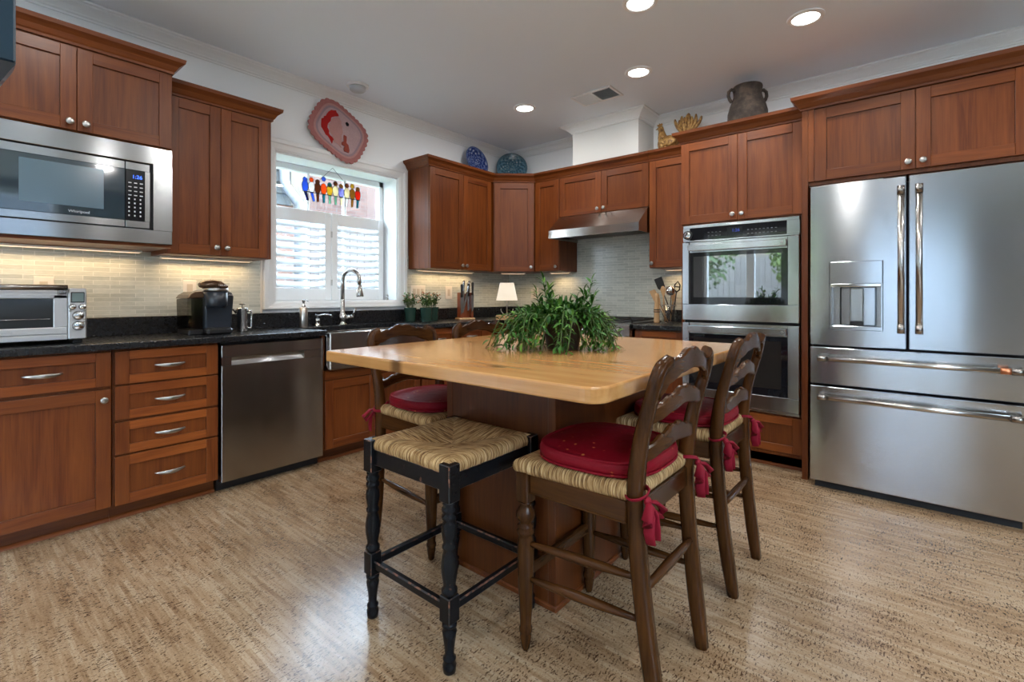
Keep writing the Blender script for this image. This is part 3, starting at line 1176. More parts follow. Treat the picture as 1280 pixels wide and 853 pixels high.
t = thing('wall_cabinet', 'cherry wall cabinet right of the window with a blue plate standing on top', 'wall cabinet', (2.795, YU, UB), 0, 'wall cabinets')
w, h, d = 0.823, UT - UB, 0.308
body(t, w, d, h + 0.07)
door(t, 0.004, 0.408, 0.004, h - 0.008, (0.408 - 0.026, 0.040))
door(t, 0.411, w - 0.030, 0.004, h - 0.008, (0.411 + 0.026, 0.040))
crown(t, [(0, d), (0, 0.018), (w + 0.010, 0.018)], h, last=(w + 0.010 + 0.28, 0.018 - 0.31))
light_bar(t, 0.05, w - 0.05, 0.235, UNDER_POWER * 1.2)

ang = math.atan2(-0.31, 0.28)
lw = math.hypot(0.28, 0.31)
t = thing('corner_wall_cabinet', 'diagonal cherry wall cabinet set across the room corner with a single door', 'wall cabinet', (3.62, YU, UB), ang, 'wall cabinets')


def diag(x, y):
    dx, dy = x - 3.62, y - YU
    return (dx * math.cos(-ang) - dy * math.sin(-ang), dx * math.sin(-ang) + dy * math.cos(-ang))


h = UT - UB
m = MB(WV); m.tone = -0.1
m.prism([(0.004, 0.021), (lw - 0.004, 0.021), diag(XB - 0.003, 2.944), diag(XB - 0.003, YA - 0.003), diag(3.621, YA - 0.003)], 'z', 0, h + 0.07)
m.build('cabinet_body', t)
door(t, 0.012, lw - 0.012, 0.004, h - 0.008, (lw - 0.012 - 0.028, 0.045))
crown(t, [(-0.008, 0.018), (lw + 0.007, 0.018)], h, first=(-0.008 - math.cos(-ang), 0.018 - math.sin(-ang)), last=(lw + 0.007 + math.cos(EAST - ang), 0.018 + math.sin(EAST - ang)))
light_bar(t, 0.08, lw - 0.08, 0.235, UNDER_POWER * 0.8)

# ---- east wall uppers
t = thing('wall_cabinet', 'narrow cherry wall cabinet between the corner cabinet and the range hood', 'wall cabinet', (XU, 2.938, UB), EAST, 'wall cabinets')
w, d = 0.292, XB - XU - 0.012
body(t, w, d, h + 0.07)
door(t, 0.004, w - 0.003, 0.004, h - 0.008, (w - 0.032, 0.042))
crown(t, [(-0.009, 0.018), (w, 0.018)], h, first=(-0.009 - 0.31, 0.018 - 0.28))
light_bar(t, 0.03, w - 0.03, 0.235, UNDER_POWER * 0.5)

HZ = 1.892
t = thing('wall_cabinet', 'short two-door cherry wall cabinet directly above the range hood', 'wall cabinet', (XU, 2.644, HZ), EAST, 'wall cabinets')
w, hh = 0.914, UT - HZ
body(t, w, d, hh + 0.07)
door(t, 0.003, 0.4555, 0.004, hh - 0.008, (0.4555 - 0.03, 0.040))
door(t, 0.4585, w - 0.003, 0.004, hh - 0.008, (0.4585 + 0.03, 0.040))
crown(t, [(0, 0.018), (w, 0.018)], hh)

t = thing('wall_cabinet', 'narrow cherry wall cabinet between the range hood and the oven tower', 'wall cabinet', (XU, 1.728, UB - 0.008), EAST, 'wall cabinets')
w = 0.402
body(t, w, d, h + 0.078)
door(t, 0.003, w - 0.004, 0.004, h, (0.030, 0.040))
crown(t, [(0, 0.018), (w - 0.002, 0.018)], h + 0.008)
light_bar(t, 0.05, w - 0.05, 0.235, UNDER_POWER * 0.6)

# ---- oven tower
t = thing('oven_tower_cabinet', 'tall cherry cabinet housing the double oven, with a clay jug on top', 'cabinet', (XT, 1.322, 0.0), EAST)
w, d, H2 = 0.784, XB - XT - 0.003, 2.255
OX0, OX1, OZ0, OZ1 = 0.018, 0.766, 0.362, 1.648
m = MB(WV); m.tone = -0.15
m.box(0, OX0, 0.021, d, 0.09, H2 + 0.06, 0.001); m.box(OX1, w, 0.021, d, 0.09, H2 + 0.06, 0.001)
m.box(OX0, OX1, 0.021, d, 0.09, OZ0 - 0.004); m.box(OX0, OX1, 0.021, d, OZ1 + 0.004, H2 + 0.06)
m.box(OX0, OX1, d - 0.01, d, OZ0, OZ1)
m.box(0.001, w - 0.001, 0.085, d, 0.0, 0.09)
m.build('cabinet_body', t)
door(t, 0.003, 0.3905, OZ1 + 0.012, H2 - 0.008, (0.3905 - 0.028, OZ1 + 0.05))
door(t, 0.3935, w - 0.003, OZ1 + 0.012, H2 - 0.008, (0.3935 + 0.028, OZ1 + 0.05))
drawer(t, 0.003, w - 0.003, 0.118, OZ0 - 0.012, handle=False)
toe(t, w)
crown(t, [(0, d), (0, 0.018), (w - 0.002, 0.018)], H2)

t = thing('double_oven', 'stainless steel double wall oven with a mirror-like upper door', 'oven', (XT, 1.322 - OX0 - 0.002, OZ0), EAST)
w, h = OX1 - OX0 - 0.004, OZ1 - OZ0 - 0.002
m = MB(DARKGAP); m.box(0.005, w - 0.005, 0.022, 0.55, 0.005, h - 0.005); m.build('oven_body', t)
pz = 1.527 - OZ0
m = MB(STEEL)
m.box(0, w, -0.005, 0.020, h - 0.022, h, 0.002); m.box(0, w, -0.005, 0.020, pz, pz + 0.010, 0.002)
m.box(0, 0.048, -0.005, 0.020, pz + 0.010, h - 0.022); m.box(w - 0.072, w, -0.005, 0.020, pz + 0.010, h - 0.022)
cp = m.build('control_panel', t)
m = MB(OVENGLASS2); m.box(0.048, w - 0.072, -0.004, 0.02, pz + 0.010, h - 0.022); m.build('panel_glass', cp)
m = MB(BLACKGLOSS); m.box(0.305, 0.405, -0.0055, -0.0038, pz + 0.022, h - 0.034); m.build('display', cp)
m = MB(DIGIT_DIM); m.text('1:26', 0.030, at(0.362, -0.0058, pz + 0.060), DIGIT_DIM); m.build('clock_digits', cp)
m = MB(LEGEND_DIM)
for r in range(2):
    for c in range(4):
        m.box(0.175 + c * 0.026, 0.186 + c * 0.026, -0.0046, -0.0038, pz + 0.034 + r * 0.024, pz + 0.037 + r * 0.024)
    for c in range(8):
        m.box(0.435 + c * 0.024, 0.446 + c * 0.024, -0.0046, -0.0038, pz + 0.030 + r * 0.026, pz + 0.033 + r * 0.026)
m.build('key_legends', cp)


OVENWIN = plain('oven_window_screen', (0.020, 0.018, 0.017), 0.06, IOR=1.5)


def oven_door(z0, z1, gmat, gz0, name):
    m = MB(STEEL)
    gx0, gx1, gz1 = 0.048, w - 0.066, z1 - 0.075
    m.box(0, w, -0.022, 0.018, z0, gz0, 0.003)
    m.box(0, gx0, -0.022, 0.018, gz0, z1, 0.003); m.box(gx1, w, -0.022, 0.018, gz0, z1, 0.003)
    m.box(gx0, gx1, -0.010, 0.018, gz1, z1)
    d = m.build('oven_door', t, name)
    m = MB(OVENGLASS2); m.box(gx0 - 0.001, gx1 + 0.001, -0.0205, 0.016, gz0 - 0.001, gz1, 0.002); m.build('door_glass', d)
    m = MB(gmat); m.box(gx0 + 0.032, gx1 - 0.036, -0.0212, -0.0204, gz0 + 0.050, gz1 - 0.030); m.build('viewing_window', d)
    m = MB(STEEL)
    m.box(gx0 + 0.001, gx1 - 0.001, -0.052, -0.036, z1 - 0.064, z1 - 0.020, 0.003)
    m.box(gx0 + 0.01, gx0 + 0.04, -0.037, -0.008, z1 - 0.050, z1 - 0.034); m.box(gx1 - 0.04, gx1 - 0.01, -0.037, -0.008, z1 - 0.050, z1 - 0.034)
    hd = m.build('handle', d)
    m = MB(NICKEL); m.lathe([(0.009, 0), (0.009, 0.0012), (0.006, 0.0016), (0, 0.0016)], 20, (gx1 - 0.025, -0.052, z1 - 0.042), 'y'); m.build('badge', hd)


oven_door(0.962 - OZ0, 1.522 - OZ0, OVENGLASS, 1.076 - OZ0, 'upper oven door reflecting the garden')
oven_door(0.384 - OZ0, 0.944 - OZ0, OVENWIN, 0.478 - OZ0, 'lower oven door with dark glass')
m = MB(STEEL); m.box(0, w, -0.010, 0.018, 0.002, 0.018, 0.002); m.build('vent_strip', t)
ty = 1.322 - OX0 - 0.002 - 0.036
t = thing('kitchen_timer', 'round dial stuck on the left end of the oven control panel', 'timer', (XT - 0.0052, ty, 1.575), EAST)
m = MB(BLACK); m.lathe([(0.030, 0), (0.032, 0.004), (0.032, 0.016), (0.029, 0.019), (0, 0.019)], 28, (0, 0, 0), 'y'); m.build('timer_body', t)
m = MB(CHROME); m.lathe([(0.024, 0.0185), (0.025, 0.021), (0.020, 0.0235), (0, 0.024)], 28, (0, 0, 0), 'y'); m.build('dial', t)
m = MB(BLACK); m.box(-0.003, 0.003, -0.0265, -0.0235, -0.003, 0.018); m.build('pointer', t)

# ---- refrigerator and its surround
t = thing('refrigerator_cabinet', 'cherry surround of the refrigerator with two wide doors above it', 'cabinet', (3.46, 0.534, 0.0), EAST)
d = XB - 3.46 - 0.003
H3 = 2.285
m = MB(WV); m.tone = -0.3
m.box(0, 0.032, 0.0, d, 0, H3 + 0.07, 0.001); m.box(0.99, 1.022, 0.0, d, 0, H3 + 0.07, 0.001)
m.box(0.032, 0.99, 0.021, d, 1.815, H3 + 0.07)
m.build('cabinet_body', t)
door(t, 0.066, 0.540, 1.838, H3 - 0.010, (0.540 - 0.030, 1.876), 0.062)
door(t, 0.543, 0.986, 1.838, H3 - 0.010, (0.543 + 0.030, 1.876), 0.062)
m = MB(WV); m.tone = -0.1; m.box(0.033, 0.064, 0.002, 0.021, 1.838, H3); m.build('filler_strip', t)
crown(t, [(0, d), (0, 0.0), (1.022, 0.0), (1.022, d)], H3 - 0.005)

RX = 3.36
t = thing('refrigerator', 'large stainless steel french door refrigerator with ice dispenser', 'refrigerator', (RX, 0.477, 0.0), EAST)
w = 0.904
m = MB(DARKGAP); m.box(0.006, w - 0.006, 0.071, 0.80, 0.03, 1.765, 0.003); m.build('refrigerator_body', t)
m = MB(DARKGAP); m.box(0.02, w - 0.02, 0.04, 0.5, 0.0, 0.05); m.build('base_grille', t)
m = MB(STEEL)
sx = 0.4510
qx0, qx1, qz0, qz1 = 0.100, 0.344, 0.940, 1.334
m.box(0, qx0, 0, 0.07, 0.848, 1.786, 0.004); m.box(qx1, sx - 0.006, 0, 0.07, 0.848, 1.786, 0.004)
m.box(qx0 - 0.004, qx1 + 0.004, 0.0, 0.07, 0.848, qz0, 0.0); m.box(qx0 - 0.004, qx1 + 0.004, 0.0, 0.07, qz1, 1.786, 0.0)
ld = m.build('door', t, 'left refrigerator door with the dispenser')
m = MB(STEEL)
m.box(qx0, qx1, -0.004, 0.066, 1.205, qz1, 0.003)
m.box(qx0, qx1, 0.002, 0.066, qz0, qz0 + 0.024, 0.003)
m.box(qx0, qx0 + 0.006, -0.003, 0.066, qz0, qz1); m.box(qx1 - 0.006, qx1, -0.003, 0.066, qz0, qz1)
dp = m.build('dispenser', ld)
m = MB(PEWTER); m.box(qx0, qx1, 0.060, 0.069, qz0, 1.21); m.build('recess', dp)
m = MB(CHROME); m.box(qx0 + 0.004, qx1 - 0.004, -0.0065, 0.02, 1.188, 1.206, 0.003); m.build('light_strip', dp)
m = MB(STEEL); m.box(qx0 + 0.045, qx1 - 0.028, 0.034, 0.060, qz0 + 0.024, 1.19, 0.008); m.build('recess_liner', dp)
m = MB(NICKEL); m.box(qx0 + 0.095, qx0 + 0.158, 0.014, 0.030, qz0 + 0.05, 1.18, 0.004); pd = m.build('paddle', dp)
m = MB(BLACK); m.box(qx0 + 0.095, qx0 + 0.158, 0.012, 0.033, qz0 + 0.026, qz0 + 0.049); m.build('paddle_foot', dp)
m = MB(STEEL); m.box(sx + 0.006, w, 0, 0.07, 0.848, 1.786, 0.004); rd = m.build('door', t, 'right refrigerator door')
m = MB(STEEL); m.box(0, w, 0, 0.07, 0.619, 0.836, 0.004); d1 = m.build('freezer_drawer', t, 'shallow middle drawer')
m = MB(STEEL); m.box(0, w, 0, 0.07, 0.045, 0.606, 0.004); d2 = m.build('freezer_drawer', t, 'deep bottom drawer')
STEEL_H = steel('handle_stainless', (0.55, 0.53, 0.50), 0.22, 0.0, 0.0)


def bar_handle(parent, a, b, ring=None):
    a, b = Vector(a), Vector(b)
    u = (b - a).normalized()
    m = MB(STEEL_H)
    m.tube([a, b], 0.0150, 18)
    o = m.build('handle', parent)
    for p, s in ((a, 1), (b, -1)):
        m = MB(PEWTER)
        m.tube([p - u * s * 0.002, p + u * s * 0.044], 0.0172, 18)
        q = p + u * s * 0.022
        m.box(q.x - 0.010 - abs(u.x) * 0.010, q.x + 0.010 + abs(u.x) * 0.010, q.y + 0.004, -0.0005, q.z - 0.009 - abs(u.z) * 0.010, q.z + 0.009 + abs(u.z) * 0.010, 0.003)
        m.build('handle_bracket', o)
    if ring:
        m = MB(COPPER)
        m.tube([a + u * ring, a + u * (ring + 0.04)], 0.0157, 18); m.build('copper_ring', o)


bar_handle(ld, (0.424, -0.052, 0.938), (0.424, -0.052, 1.722))
bar_handle(rd, (0.499, -0.052, 0.938), (0.499, -0.052, 1.722))
bar_handle(d1, (0.045, -0.052, 0.774), (0.880, -0.052, 0.774), 0.755)
bar_handle(d2, (0.045, -0.052, 0.548), (0.880, -0.052, 0.548))

# ---- base cabinets, north wall
def base_cab(label, x0, x1, y0=YF, rotz=0, depth=None, name='base_cabinet', grp='base cabinets', hb=0.868, origin=None):
    t = thing(name, label, 'base cabinet', origin or (x0, y0, 0.0), rotz, grp)
    w = x1 - x0
    d = depth or (YA - y0 - 0.003)
    m = MB(WV); m.tone = -0.25
    m.box(0.001, w - 0.001, 0.021, d, 0.088, hb, 0.001)
    m.box(0.003, w - 0.003, 0.105, d, 0.0, 0.088)
    m.build('cabinet_body', t)
    toe(t, w)
    return t, w


t, w = base_cab('cherry base cabinet at the far left end of the counter, beyond the toaster oven', -0.62, 0.078)
drawer(t, 0.004, w - 0.006, 0.692, 0.860); door(t, 0.004, w - 0.006, 0.095, 0.676, (w - 0.036, 0.64))
t, w = base_cab('cherry base cabinet under the toaster oven, one drawer over one door', 0.080, 0.580)
drawer(t, 0.004, w - 0.006, 0.692, 0.860); door(t, 0.004, w - 0.006, 0.095, 0.676, (w - 0.036, 0.628))
t, w = base_cab('cherry base cabinet with four stacked drawers left of the dishwasher', 0.581, 1.056)
for z0, z1 in ((0.694, 0.860), (0.516, 0.685), (0.344, 0.503), (0.090, 0.334)):
    drawer(t, 0.008, w - 0.005, z0, z1)
t, w = base_cab('cherry base cabinet under the farmhouse sink', 1.693, 2.528, hb=0.628)
door(t, 0.012, w / 2 - 0.0015, 0.095, 0.560, (w / 2 - 0.030, 0.52)); door(t, w / 2 + 0.0015, w - 0.012, 0.095, 0.560, (w / 2 + 0.030, 0.52))
m = MB(WH); m.tone = 0.1; m.box(0.012, w - 0.012, 0.002, 0.021, 0.566, 0.626); m.build('sink_rail', t)
m = MB(WV); m.tone = -0.3; m.box(0.001, 0.010, 0.021, 0.5, 0.63, 0.868); m.box(w - 0.008, w - 0.001, 0.021, 0.5, 0.63, 0.868); m.build('side_panel', t)
t, w = base_cab('cherry base cabinet under the knife block right of the sink', 2.530, 3.30)
for x0, x1 in ((0.006, w / 2 - 0.0015), (w / 2 + 0.0015, w - 0.004)):
    drawer(t, x0, x1, 0.692, 0.860); door(t, x0, x1, 0.095, 0.676)
t = thing('corner_base_cabinet', 'cherry base cabinet in the corner under the small lamp', 'base cabinet', (3.302, YF, 0.0), 0, 'base cabinets')
m = MB(WV); m.tone = -0.2
m.prism([(0, 0.021), (XF - 3.302 + 0.021, 0.021), (XF - 3.302 + 0.021, 2.646 - YF), (XB - 3.305, 2.646 - YF), (XB - 3.305, YA - YF - 0.003), (0, YA - YF - 0.003)], 'z', 0.0, 0.868)
m.build('cabinet_body', t)
m = MB(); shaker(m, 0.004, 0.300, 0.095, 0.860); m.build('door', t)
t, w = base_cab('cherry base cabinet between the range and the oven tower', 0, 0.404, rotz=EAST, depth=XB - XF - 0.003, origin=(XF, 1.728, 0))
drawer(t, 0.004, w - 0.006, 0.692, 0.860); door(t, 0.004, w - 0.006, 0.095, 0.676, (0.034, 0.64))

# ---- countertops
CY = YF - 0.033
m = MB(GRANITE)
m.prism([(-0.62, CY), (1.700, CY), (1.700, 3.425), (2.522, 3.425), (2.522, CY), (XF - 0.033, CY), (XF - 0.033, 2.646), (XB - 0.003, 2.646), (XB - 0.003, YA - 0.003), (-0.62, YA - 0.003)], 'z', CT - 0.034, CT)
ct = m.build('countertop', None, None, 0.004)
tag(ct, 'long black granite countertop running under the window and around the corner', 'countertop')
m = MB(GRANITE)
m.box(-0.62, XB - 0.012, YA - 0.026, YA - 0.003, CT + 0.0005, 1.0135, 0.002)
m.box(XB - 0.026, XB - 0.003, 2.646, YA - 0.026, CT + 0.0005, 1.0135, 0.002)
m.build('upstand', ct)
m = MB(GRANITE)
m.box(XF - 0.033, XB - 0.003, 1.326, 1.728, CT - 0.034, CT, 0.003)
ct2 = m.build('countertop')
tag(ct2, 'short black granite countertop under the utensil crock, right of the range', 'countertop')
m = MB(GRANITE); m.box(XB - 0.026, XB - 0.003, 1.326, 1.728, CT + 0.0005, 1.011, 0.002); m.build('upstand', ct2)

# ---- dishwasher
t = thing('dishwasher', 'stainless steel dishwasher between the drawers and the sink', 'dishwasher', (1.0685, YF, 0.0))
w = 0.618
m = MB(DARKGAP); m.box(0.004, w - 0.004, 0.035, 0.50, 0.09, 0.865); m.build('dishwasher_body', t)
m = MB(STEEL_DW)
hx0, hx1, hz0, hz1 = 0.052, 0.487, 0.735, 0.782
m.box(0, w, -0.004, 0.03, 0.065, hz0, 0.003); m.box(0, w, -0.004, 0.03, hz1, 0.853, 0.003)
m.box(0, hx0, -0.004, 0.03, hz0, hz1); m.box(hx1, w, -0.004, 0.03, hz0, hz1)
dd = m.build('door', t)
m = MB(STEEL)
m.add([(hx0, 0.028, hz1), (hx1, 0.028, hz1), (hx1, -0.002, hz0), (hx0, -0.002, hz0)], [(3, 2, 1, 0)])
m.box(hx0, hx1, 0.026, 0.0295, hz0, hz1)
m.build('pocket_handle', dd)
m = MB(BLACK); m.box(0.0, w, 0.075, 0.10, 0.0, 0.088); m.box(0.01, w - 0.01, 0.03, 0.075, 0.05, 0.064); m.build('toe_kick', t)

# ---- farmhouse sink
t = thing('farmhouse_sink', 'stainless steel apron-front sink below the faucet', 'sink', (1.703, 2.985, 0.0))
w = 0.816
m = MB(STEEL_DW)
m.box(0, w, 0.0, 0.045, 0.640, 0.890, 0.006)
m.box(0, 0.02, 0.04, 0.436, 0.66, 0.870, 0.002); m.box(w - 0.02, w, 0.04, 0.436, 0.66, 0.870, 0.002)
m.box(0, w, 0.420, 0.438, 0.66, 0.870, 0.002); m.box(0.01, w - 0.01, 0.04, 0.43, 0.66, 0.675)
m.build('basin', t)
m = MB(CHROME); m.lathe([(0.045, 0), (0.045, 0.003), (0.03, 0.001), (0, 0.001)], 24, (w / 2, 0.24, 0.6755)); m.build('drain', t)

# ---- range hood
t = thing('range_hood', 'stainless steel range hood under the short wall cabinet', 'range hood', (XU, 2.640, 1.672), EAST)
w = 0.906
m = MB(STEEL_HOOD)
pr = [(-0.185, 0.0), (-0.185, 0.072), (-0.004, 0.218), (0.325, 0.218), (0.325, 0.21), (0.0, 0.21), (-0.172, 0.068), (-0.172, 0.0)]
m.prism(pr, 'x', 0.004, w - 0.004)
sp = [(-0.185, 0.0), (-0.185, 0.072), (-0.004, 0.218), (0.325, 0.218), (0.325, 0.0)]
m.prism(sp, 'x', 0, 0.004); m.prism(sp, 'x', w - 0.004, w)
m.build('hood_shell', t)
m = MB(steel('hood_filter', (0.35, 0.34, 0.32), 0.4, 0.0))
m.box(0.06, w - 0.06, -0.10, 0.26, 0.030, 0.040)
for i in range(26):
    m.box(0.07 + i * 0.03, 0.078 + i * 0.03, -0.09, 0.25, 0.024, 0.032)
m.build('filter', t)
m = MB(DARKGAP); m.box(0.004, w - 0.004, -0.17, 0.32, 0.045, 0.055); m.build('underside', t)
m = MB(PEWTER); m.box(0.80, 0.86, -0.1862, -0.1850, 0.030, 0.036); m.build('badge', t)

# ---- range
t = thing('range_cooker', 'stainless steel range under the hood, half hidden by the leafy plant', 'range', (3.575, 2.639, 0.0), EAST)
w = 0.904
m = MB(STEEL_DW)
m.box(0, w, 0.04, 0.640, 0.10, 0.905, 0.003)
m.build('range_body', t)
m = MB(STEEL); m.prism([(-0.020, 0.80), (-0.030, 0.815), (-0.030, 0.895), (-0.018, 0.912), (0.05, 0.912), (0.05, 0.80)], 'x', 0, w)
cp = m.build('control_panel', t)
for k in range(6):
    m = MB(NICKEL); x = 0.10 + k * 0.14
    m.lathe([(0.026, 0), (0.026, 0.006), (0.020, 0.010), (0.018, 0.034), (0.015, 0.037), (0, 0.037)], 20, (x, -0.0305, 0.855), 'y'); m.build('burner_knob', cp)
m = MB(STEEL); m.box(0.01, w - 0.01, -0.01, 0.04, 0.20, 0.79, 0.004); od = m.build('oven_door', t)
m = MB(OVENGLASS2); m.box(0.16, w - 0.16, -0.012, 0.0, 0.36, 0.62, 0.002); m.build('door_glass', od)
m = MB(STEEL_H); m.tube([(0.06, -0.06, 0.735), (w - 0.06, -0.06, 0.735)], 0.012, 14)
m.box(0.08, 0.10, -0.06, -0.01, 0.728, 0.742); m.box(w - 0.10, w - 0.08, -0.06, -0.01, 0.728, 0.742); m.build('handle', od)
m = MB(BLACK); m.box(0.005, w - 0.005, 0.05, 0.62, 0.905, 0.914, 0.003); m.box(0.03, w - 0.03, 0.06, 0.5, 0.0, 0.1); m.build('cooktop', t)
for k in range(3):
    m = MB(plain('cast_iron', (0.015, 0.015, 0.016), 0.55))
    x0, x1 = 0.02 + k * 0.29, 0.02 + k * 0.29 + 0.284
    for yy in (0.07, 0.335, 0.60):
        m.box(x0, x1, yy - 0.006, yy + 0.006, 0.926, 0.940, 0.002)
    for xx in (x0 + 0.006, (x0 + x1) / 2, x1 - 0.006):
        m.box(xx - 0.006, xx + 0.006, 0.064, 0.606, 0.926, 0.940, 0.002)
    for xx in (x0 + 0.006, x1 - 0.006):
        for yy in (0.07, 0.60):
            m.box(xx - 0.006, xx + 0.006, yy - 0.006, yy + 0.006, 0.914, 0.928)
    m.build('grate', t)
# ------------------------------------------------------------------ ceiling fixtures
RINGW = plain('white_ring', (0.82, 0.82, 0.82), 0.4)
BAFFLE = plain('white_baffle', (0.85, 0.84, 0.80), 0.5)


def can_light(x, y, label):
    t = thing('recessed_ceiling_light', label, 'ceiling light', (x, y, HC - 0.0005), 0, 'recessed ceiling lights')
    m = MB(RINGW)
    m.lathe([(0.070, -0.001), (0.072, -0.008), (0.092, -0.006), (0.096, -0.001), (0.096, 0.0)], 32, cap=False)
    m.build('trim_ring', t, recalc=True)
    m = MB(LAMPGLOW); m.lathe([(0.0, -0.0030), (0.071, -0.0030), (0.071, -0.001)], 32); m.build('lens', t, recalc=True)
    area_lamp('recessed_lamp', (0, 0, -0.012), (0, 0, 0), CAN_POWER, CAN_COLOR, 0.13, parent=t)


for x, y, lb in ((3.26, 2.563, 'round recessed ceiling light nearest the white chimney chase and the wall corner'),
                 (3.255, 1.522, 'round recessed ceiling light just right of the ceiling air vent'),
                 (2.487, 1.154, 'round recessed ceiling light cut by the top edge of the photo'),
                 (3.235, 0.481, 'round recessed ceiling light nearest the refrigerator')):
    can_light(x, y, lb)
for x, y in ((1.30, 1.30), (0.40, 2.30), (1.65, 0.10), (0.05, 0.55), (3.1, -1.1), (1.4, -1.5), (-0.6, -1.3), (-1.4, 0.7), (-1.5, 2.3)):  # fixtures added out of view to raise the ambient light
    can_light(x, y, 'added recessed ceiling light out of frame nearer the camera, for more ambient light')

t = thing('ceiling_speaker', 'small round grey-white device on the ceiling above the wall rug', 'detector', (2.094, 3.273, HC), 0)
m = MB(RINGW); m.lathe([(0.068, -0.012), (0.082, -0.009), (0.084, 0.0)], 32); m.build('mounting_ring', t, recalc=True)
m = MB(plain('grey_cap', (0.50, 0.52, 0.54), 0.4)); m.lathe([(0.0, -0.044), (0.050, -0.043), (0.058, -0.036), (0.060, -0.012)], 32); m.build('cap', t, recalc=True)

t = thing('air_vent', 'rectangular white air vent in the ceiling in front of the chimney chase', 'air vent', (3.315, 1.78, HC), 0)
VW, VL = 0.225, 0.365
m = MB(RINGW)
m.box(0, VW, 0, 0.022, -0.012, 0, 0.003); m.box(0, VW, VL - 0.022, VL, -0.012, 0, 0.003)
m.box(0, 0.022, 0.022, VL - 0.022, -0.012, 0, 0.003); m.box(VW - 0.022, VW, 0.022, VL - 0.022, -0.012, 0, 0.003)
m.box(0.022, VW - 0.022, VL / 2 - 0.006, VL / 2 + 0.006, -0.010, 0)
m.build('frame', t)
m = MB(DARKGAP); m.box(0.02, VW - 0.02, 0.02, VL - 0.02, -0.002, -0.0005); m.build('duct', t)
m = MB(RINGW)
for i in range(15):
    x = 0.028 + i * 0.0118
    for y0, y1, s in ((0.022, VL / 2 - 0.006, 1), (VL / 2 + 0.006, VL - 0.022, -1)):
        m.add([(x, y0, -0.010), (x + 0.0005, y1, -0.010), (x + 0.007 * s, y1, -0.003), (x + 0.007 * s, y0, -0.003)], [(0, 1, 2, 3)])
m.build('vanes', t)

# ------------------------------------------------------------------ dark screen hung in front of the far left cabinets
t = thing('hanging_screen', 'dark blue-black screen corner hanging at the top left edge in front of the wall cabinets', 'screen', (0.0885, 1.10, 1.51), 0)
m = MB(NAVY)
m.box(-0.30, 0.0, 0.0, 0.012, 0.0, 0.47, 0.003)
m.build('screen_panel', t)
m = MB(BLACK)
m.prism([(0.0, -0.0005), (-0.036, -0.073), (-0.264, -0.073), (-0.30, -0.0005)], 'y', 0.0, 0.05)
m.box(-0.298, -0.002, 0.0125, 0.05, 0.0, 0.46, 0.004)
m.build('screen_housing', t)
m = MB(BLACK)
m.tube([(-0.15, 0.09, 0.20), (-0.15, 0.09, HC - 1.51)], 0.018, 16); m.box(-0.20, -0.10, 0.05, 0.112, 0.12, 0.30, 0.004)
m.lathe([(0.06, HC - 1.51 - 0.02), (0.06, HC - 1.51 - 0.001)], 24, (-0.15, 0.09, 0)); m.build('ceiling_mount', t)

# ------------------------------------------------------------------ wall plates
def plate(x, z, w, h, label, holes, wall='A', y=None):
    t = thing('outlet_cover', label, 'outlet', (x, YA - 0.0105, z) if wall == 'A' else (XB - 0.0105, x, z), 0 if wall == 'A' else EAST, 'outlet covers on the backsplash')
    m = MB(IVORY); m.box(-w / 2, w / 2, -0.006, 0, -h / 2, h / 2, 0.003); m.build('cover', t)
    m = MB(plain('ivory_insert', (0.62, 0.54, 0.43), 0.4))
    n = holes
    for i in range(n):
        cx = (i - (n - 1) / 2) * 0.046
        m.box(cx - 0.016, cx + 0.016, -0.0075, -0.005, -0.033, 0.033, 0.001)
    m.build('insert', t)


plate(0.388, 1.180, 0.080, 0.120, 'ivory outlet cover on the tile just above the toaster oven', 1)
plate(1.060, 1.178, 0.075, 0.116, 'ivory outlet cover mostly hidden behind the coffee maker', 1)
plate(2.905, 1.168, 0.172, 0.125, 'wide ivory switch cover on the tile behind the small potted plants', 3)
plate(3.290, 1.166, 0.092, 0.128, 'ivory outlet cover on the tile just left of the knife block', 1)
plate(3.187, 1.157, 0.105, 0.132, 'ivory outlet cover on the tile right of the small lamp', 1, 'B')

# ------------------------------------------------------------------ toaster oven
t = thing('toaster_oven', 'stainless steel countertop toaster oven at the far left end of the counter', 'toaster oven', (0.030, 3.135, CT))
w, h, d = 0.466, 0.276, 0.33
STEEL_T = steel('toaster_steel', (0.74, 0.75, 0.76), 0.42, 0.0)
m = MB(STEEL_T)
m.box(0, w, 0.02, d, 0.022, h - 0.010, 0.012); m.build('oven_shell', t)
cx = 0.396     # control panel starts here
m = MB(STEEL_T); m.box(cx + 0.002, w, -0.004, 0.03, 0.020, h - 0.008, 0.005); cp = m.build('control_panel', t)
m = MB(BLACK); m.box(cx + 0.011, w - 0.008, -0.006, 0.0, h - 0.078, h - 0.026, 0.002); m.build('screen_bezel', cp)
m = MB(plain('lcd_green', (0.16, 0.22, 0.22), 0.25)); m.box(cx + 0.015, w - 0.012, -0.0068, -0.005, h - 0.073, h - 0.031); m.build('screen', cp)
for kx, kz, r in ((0.413, h - 0.098, 0.0125), (0.449, h - 0.098, 0.0125), (0.434, h - 0.140, 0.0205), (0.434, h - 0.190, 0.0215)):
    m = MB(PEWTER); m.lathe([(r + 0.002, 0), (r + 0.002, 0.004), (r, 0.006), (r * 0.9, 0.018)], 24, (kx, -0.004, kz), 'y', cap=False)
    k = m.build('control_knob', cp)
    m = MB(CHROME); m.lathe([(r * 0.9, 0.018), (r * 0.82, 0.0195), (0, 0.0195)], 24, (kx, -0.004, kz), 'y'); m.build('knob_face', k)
m = MB(NICKEL)
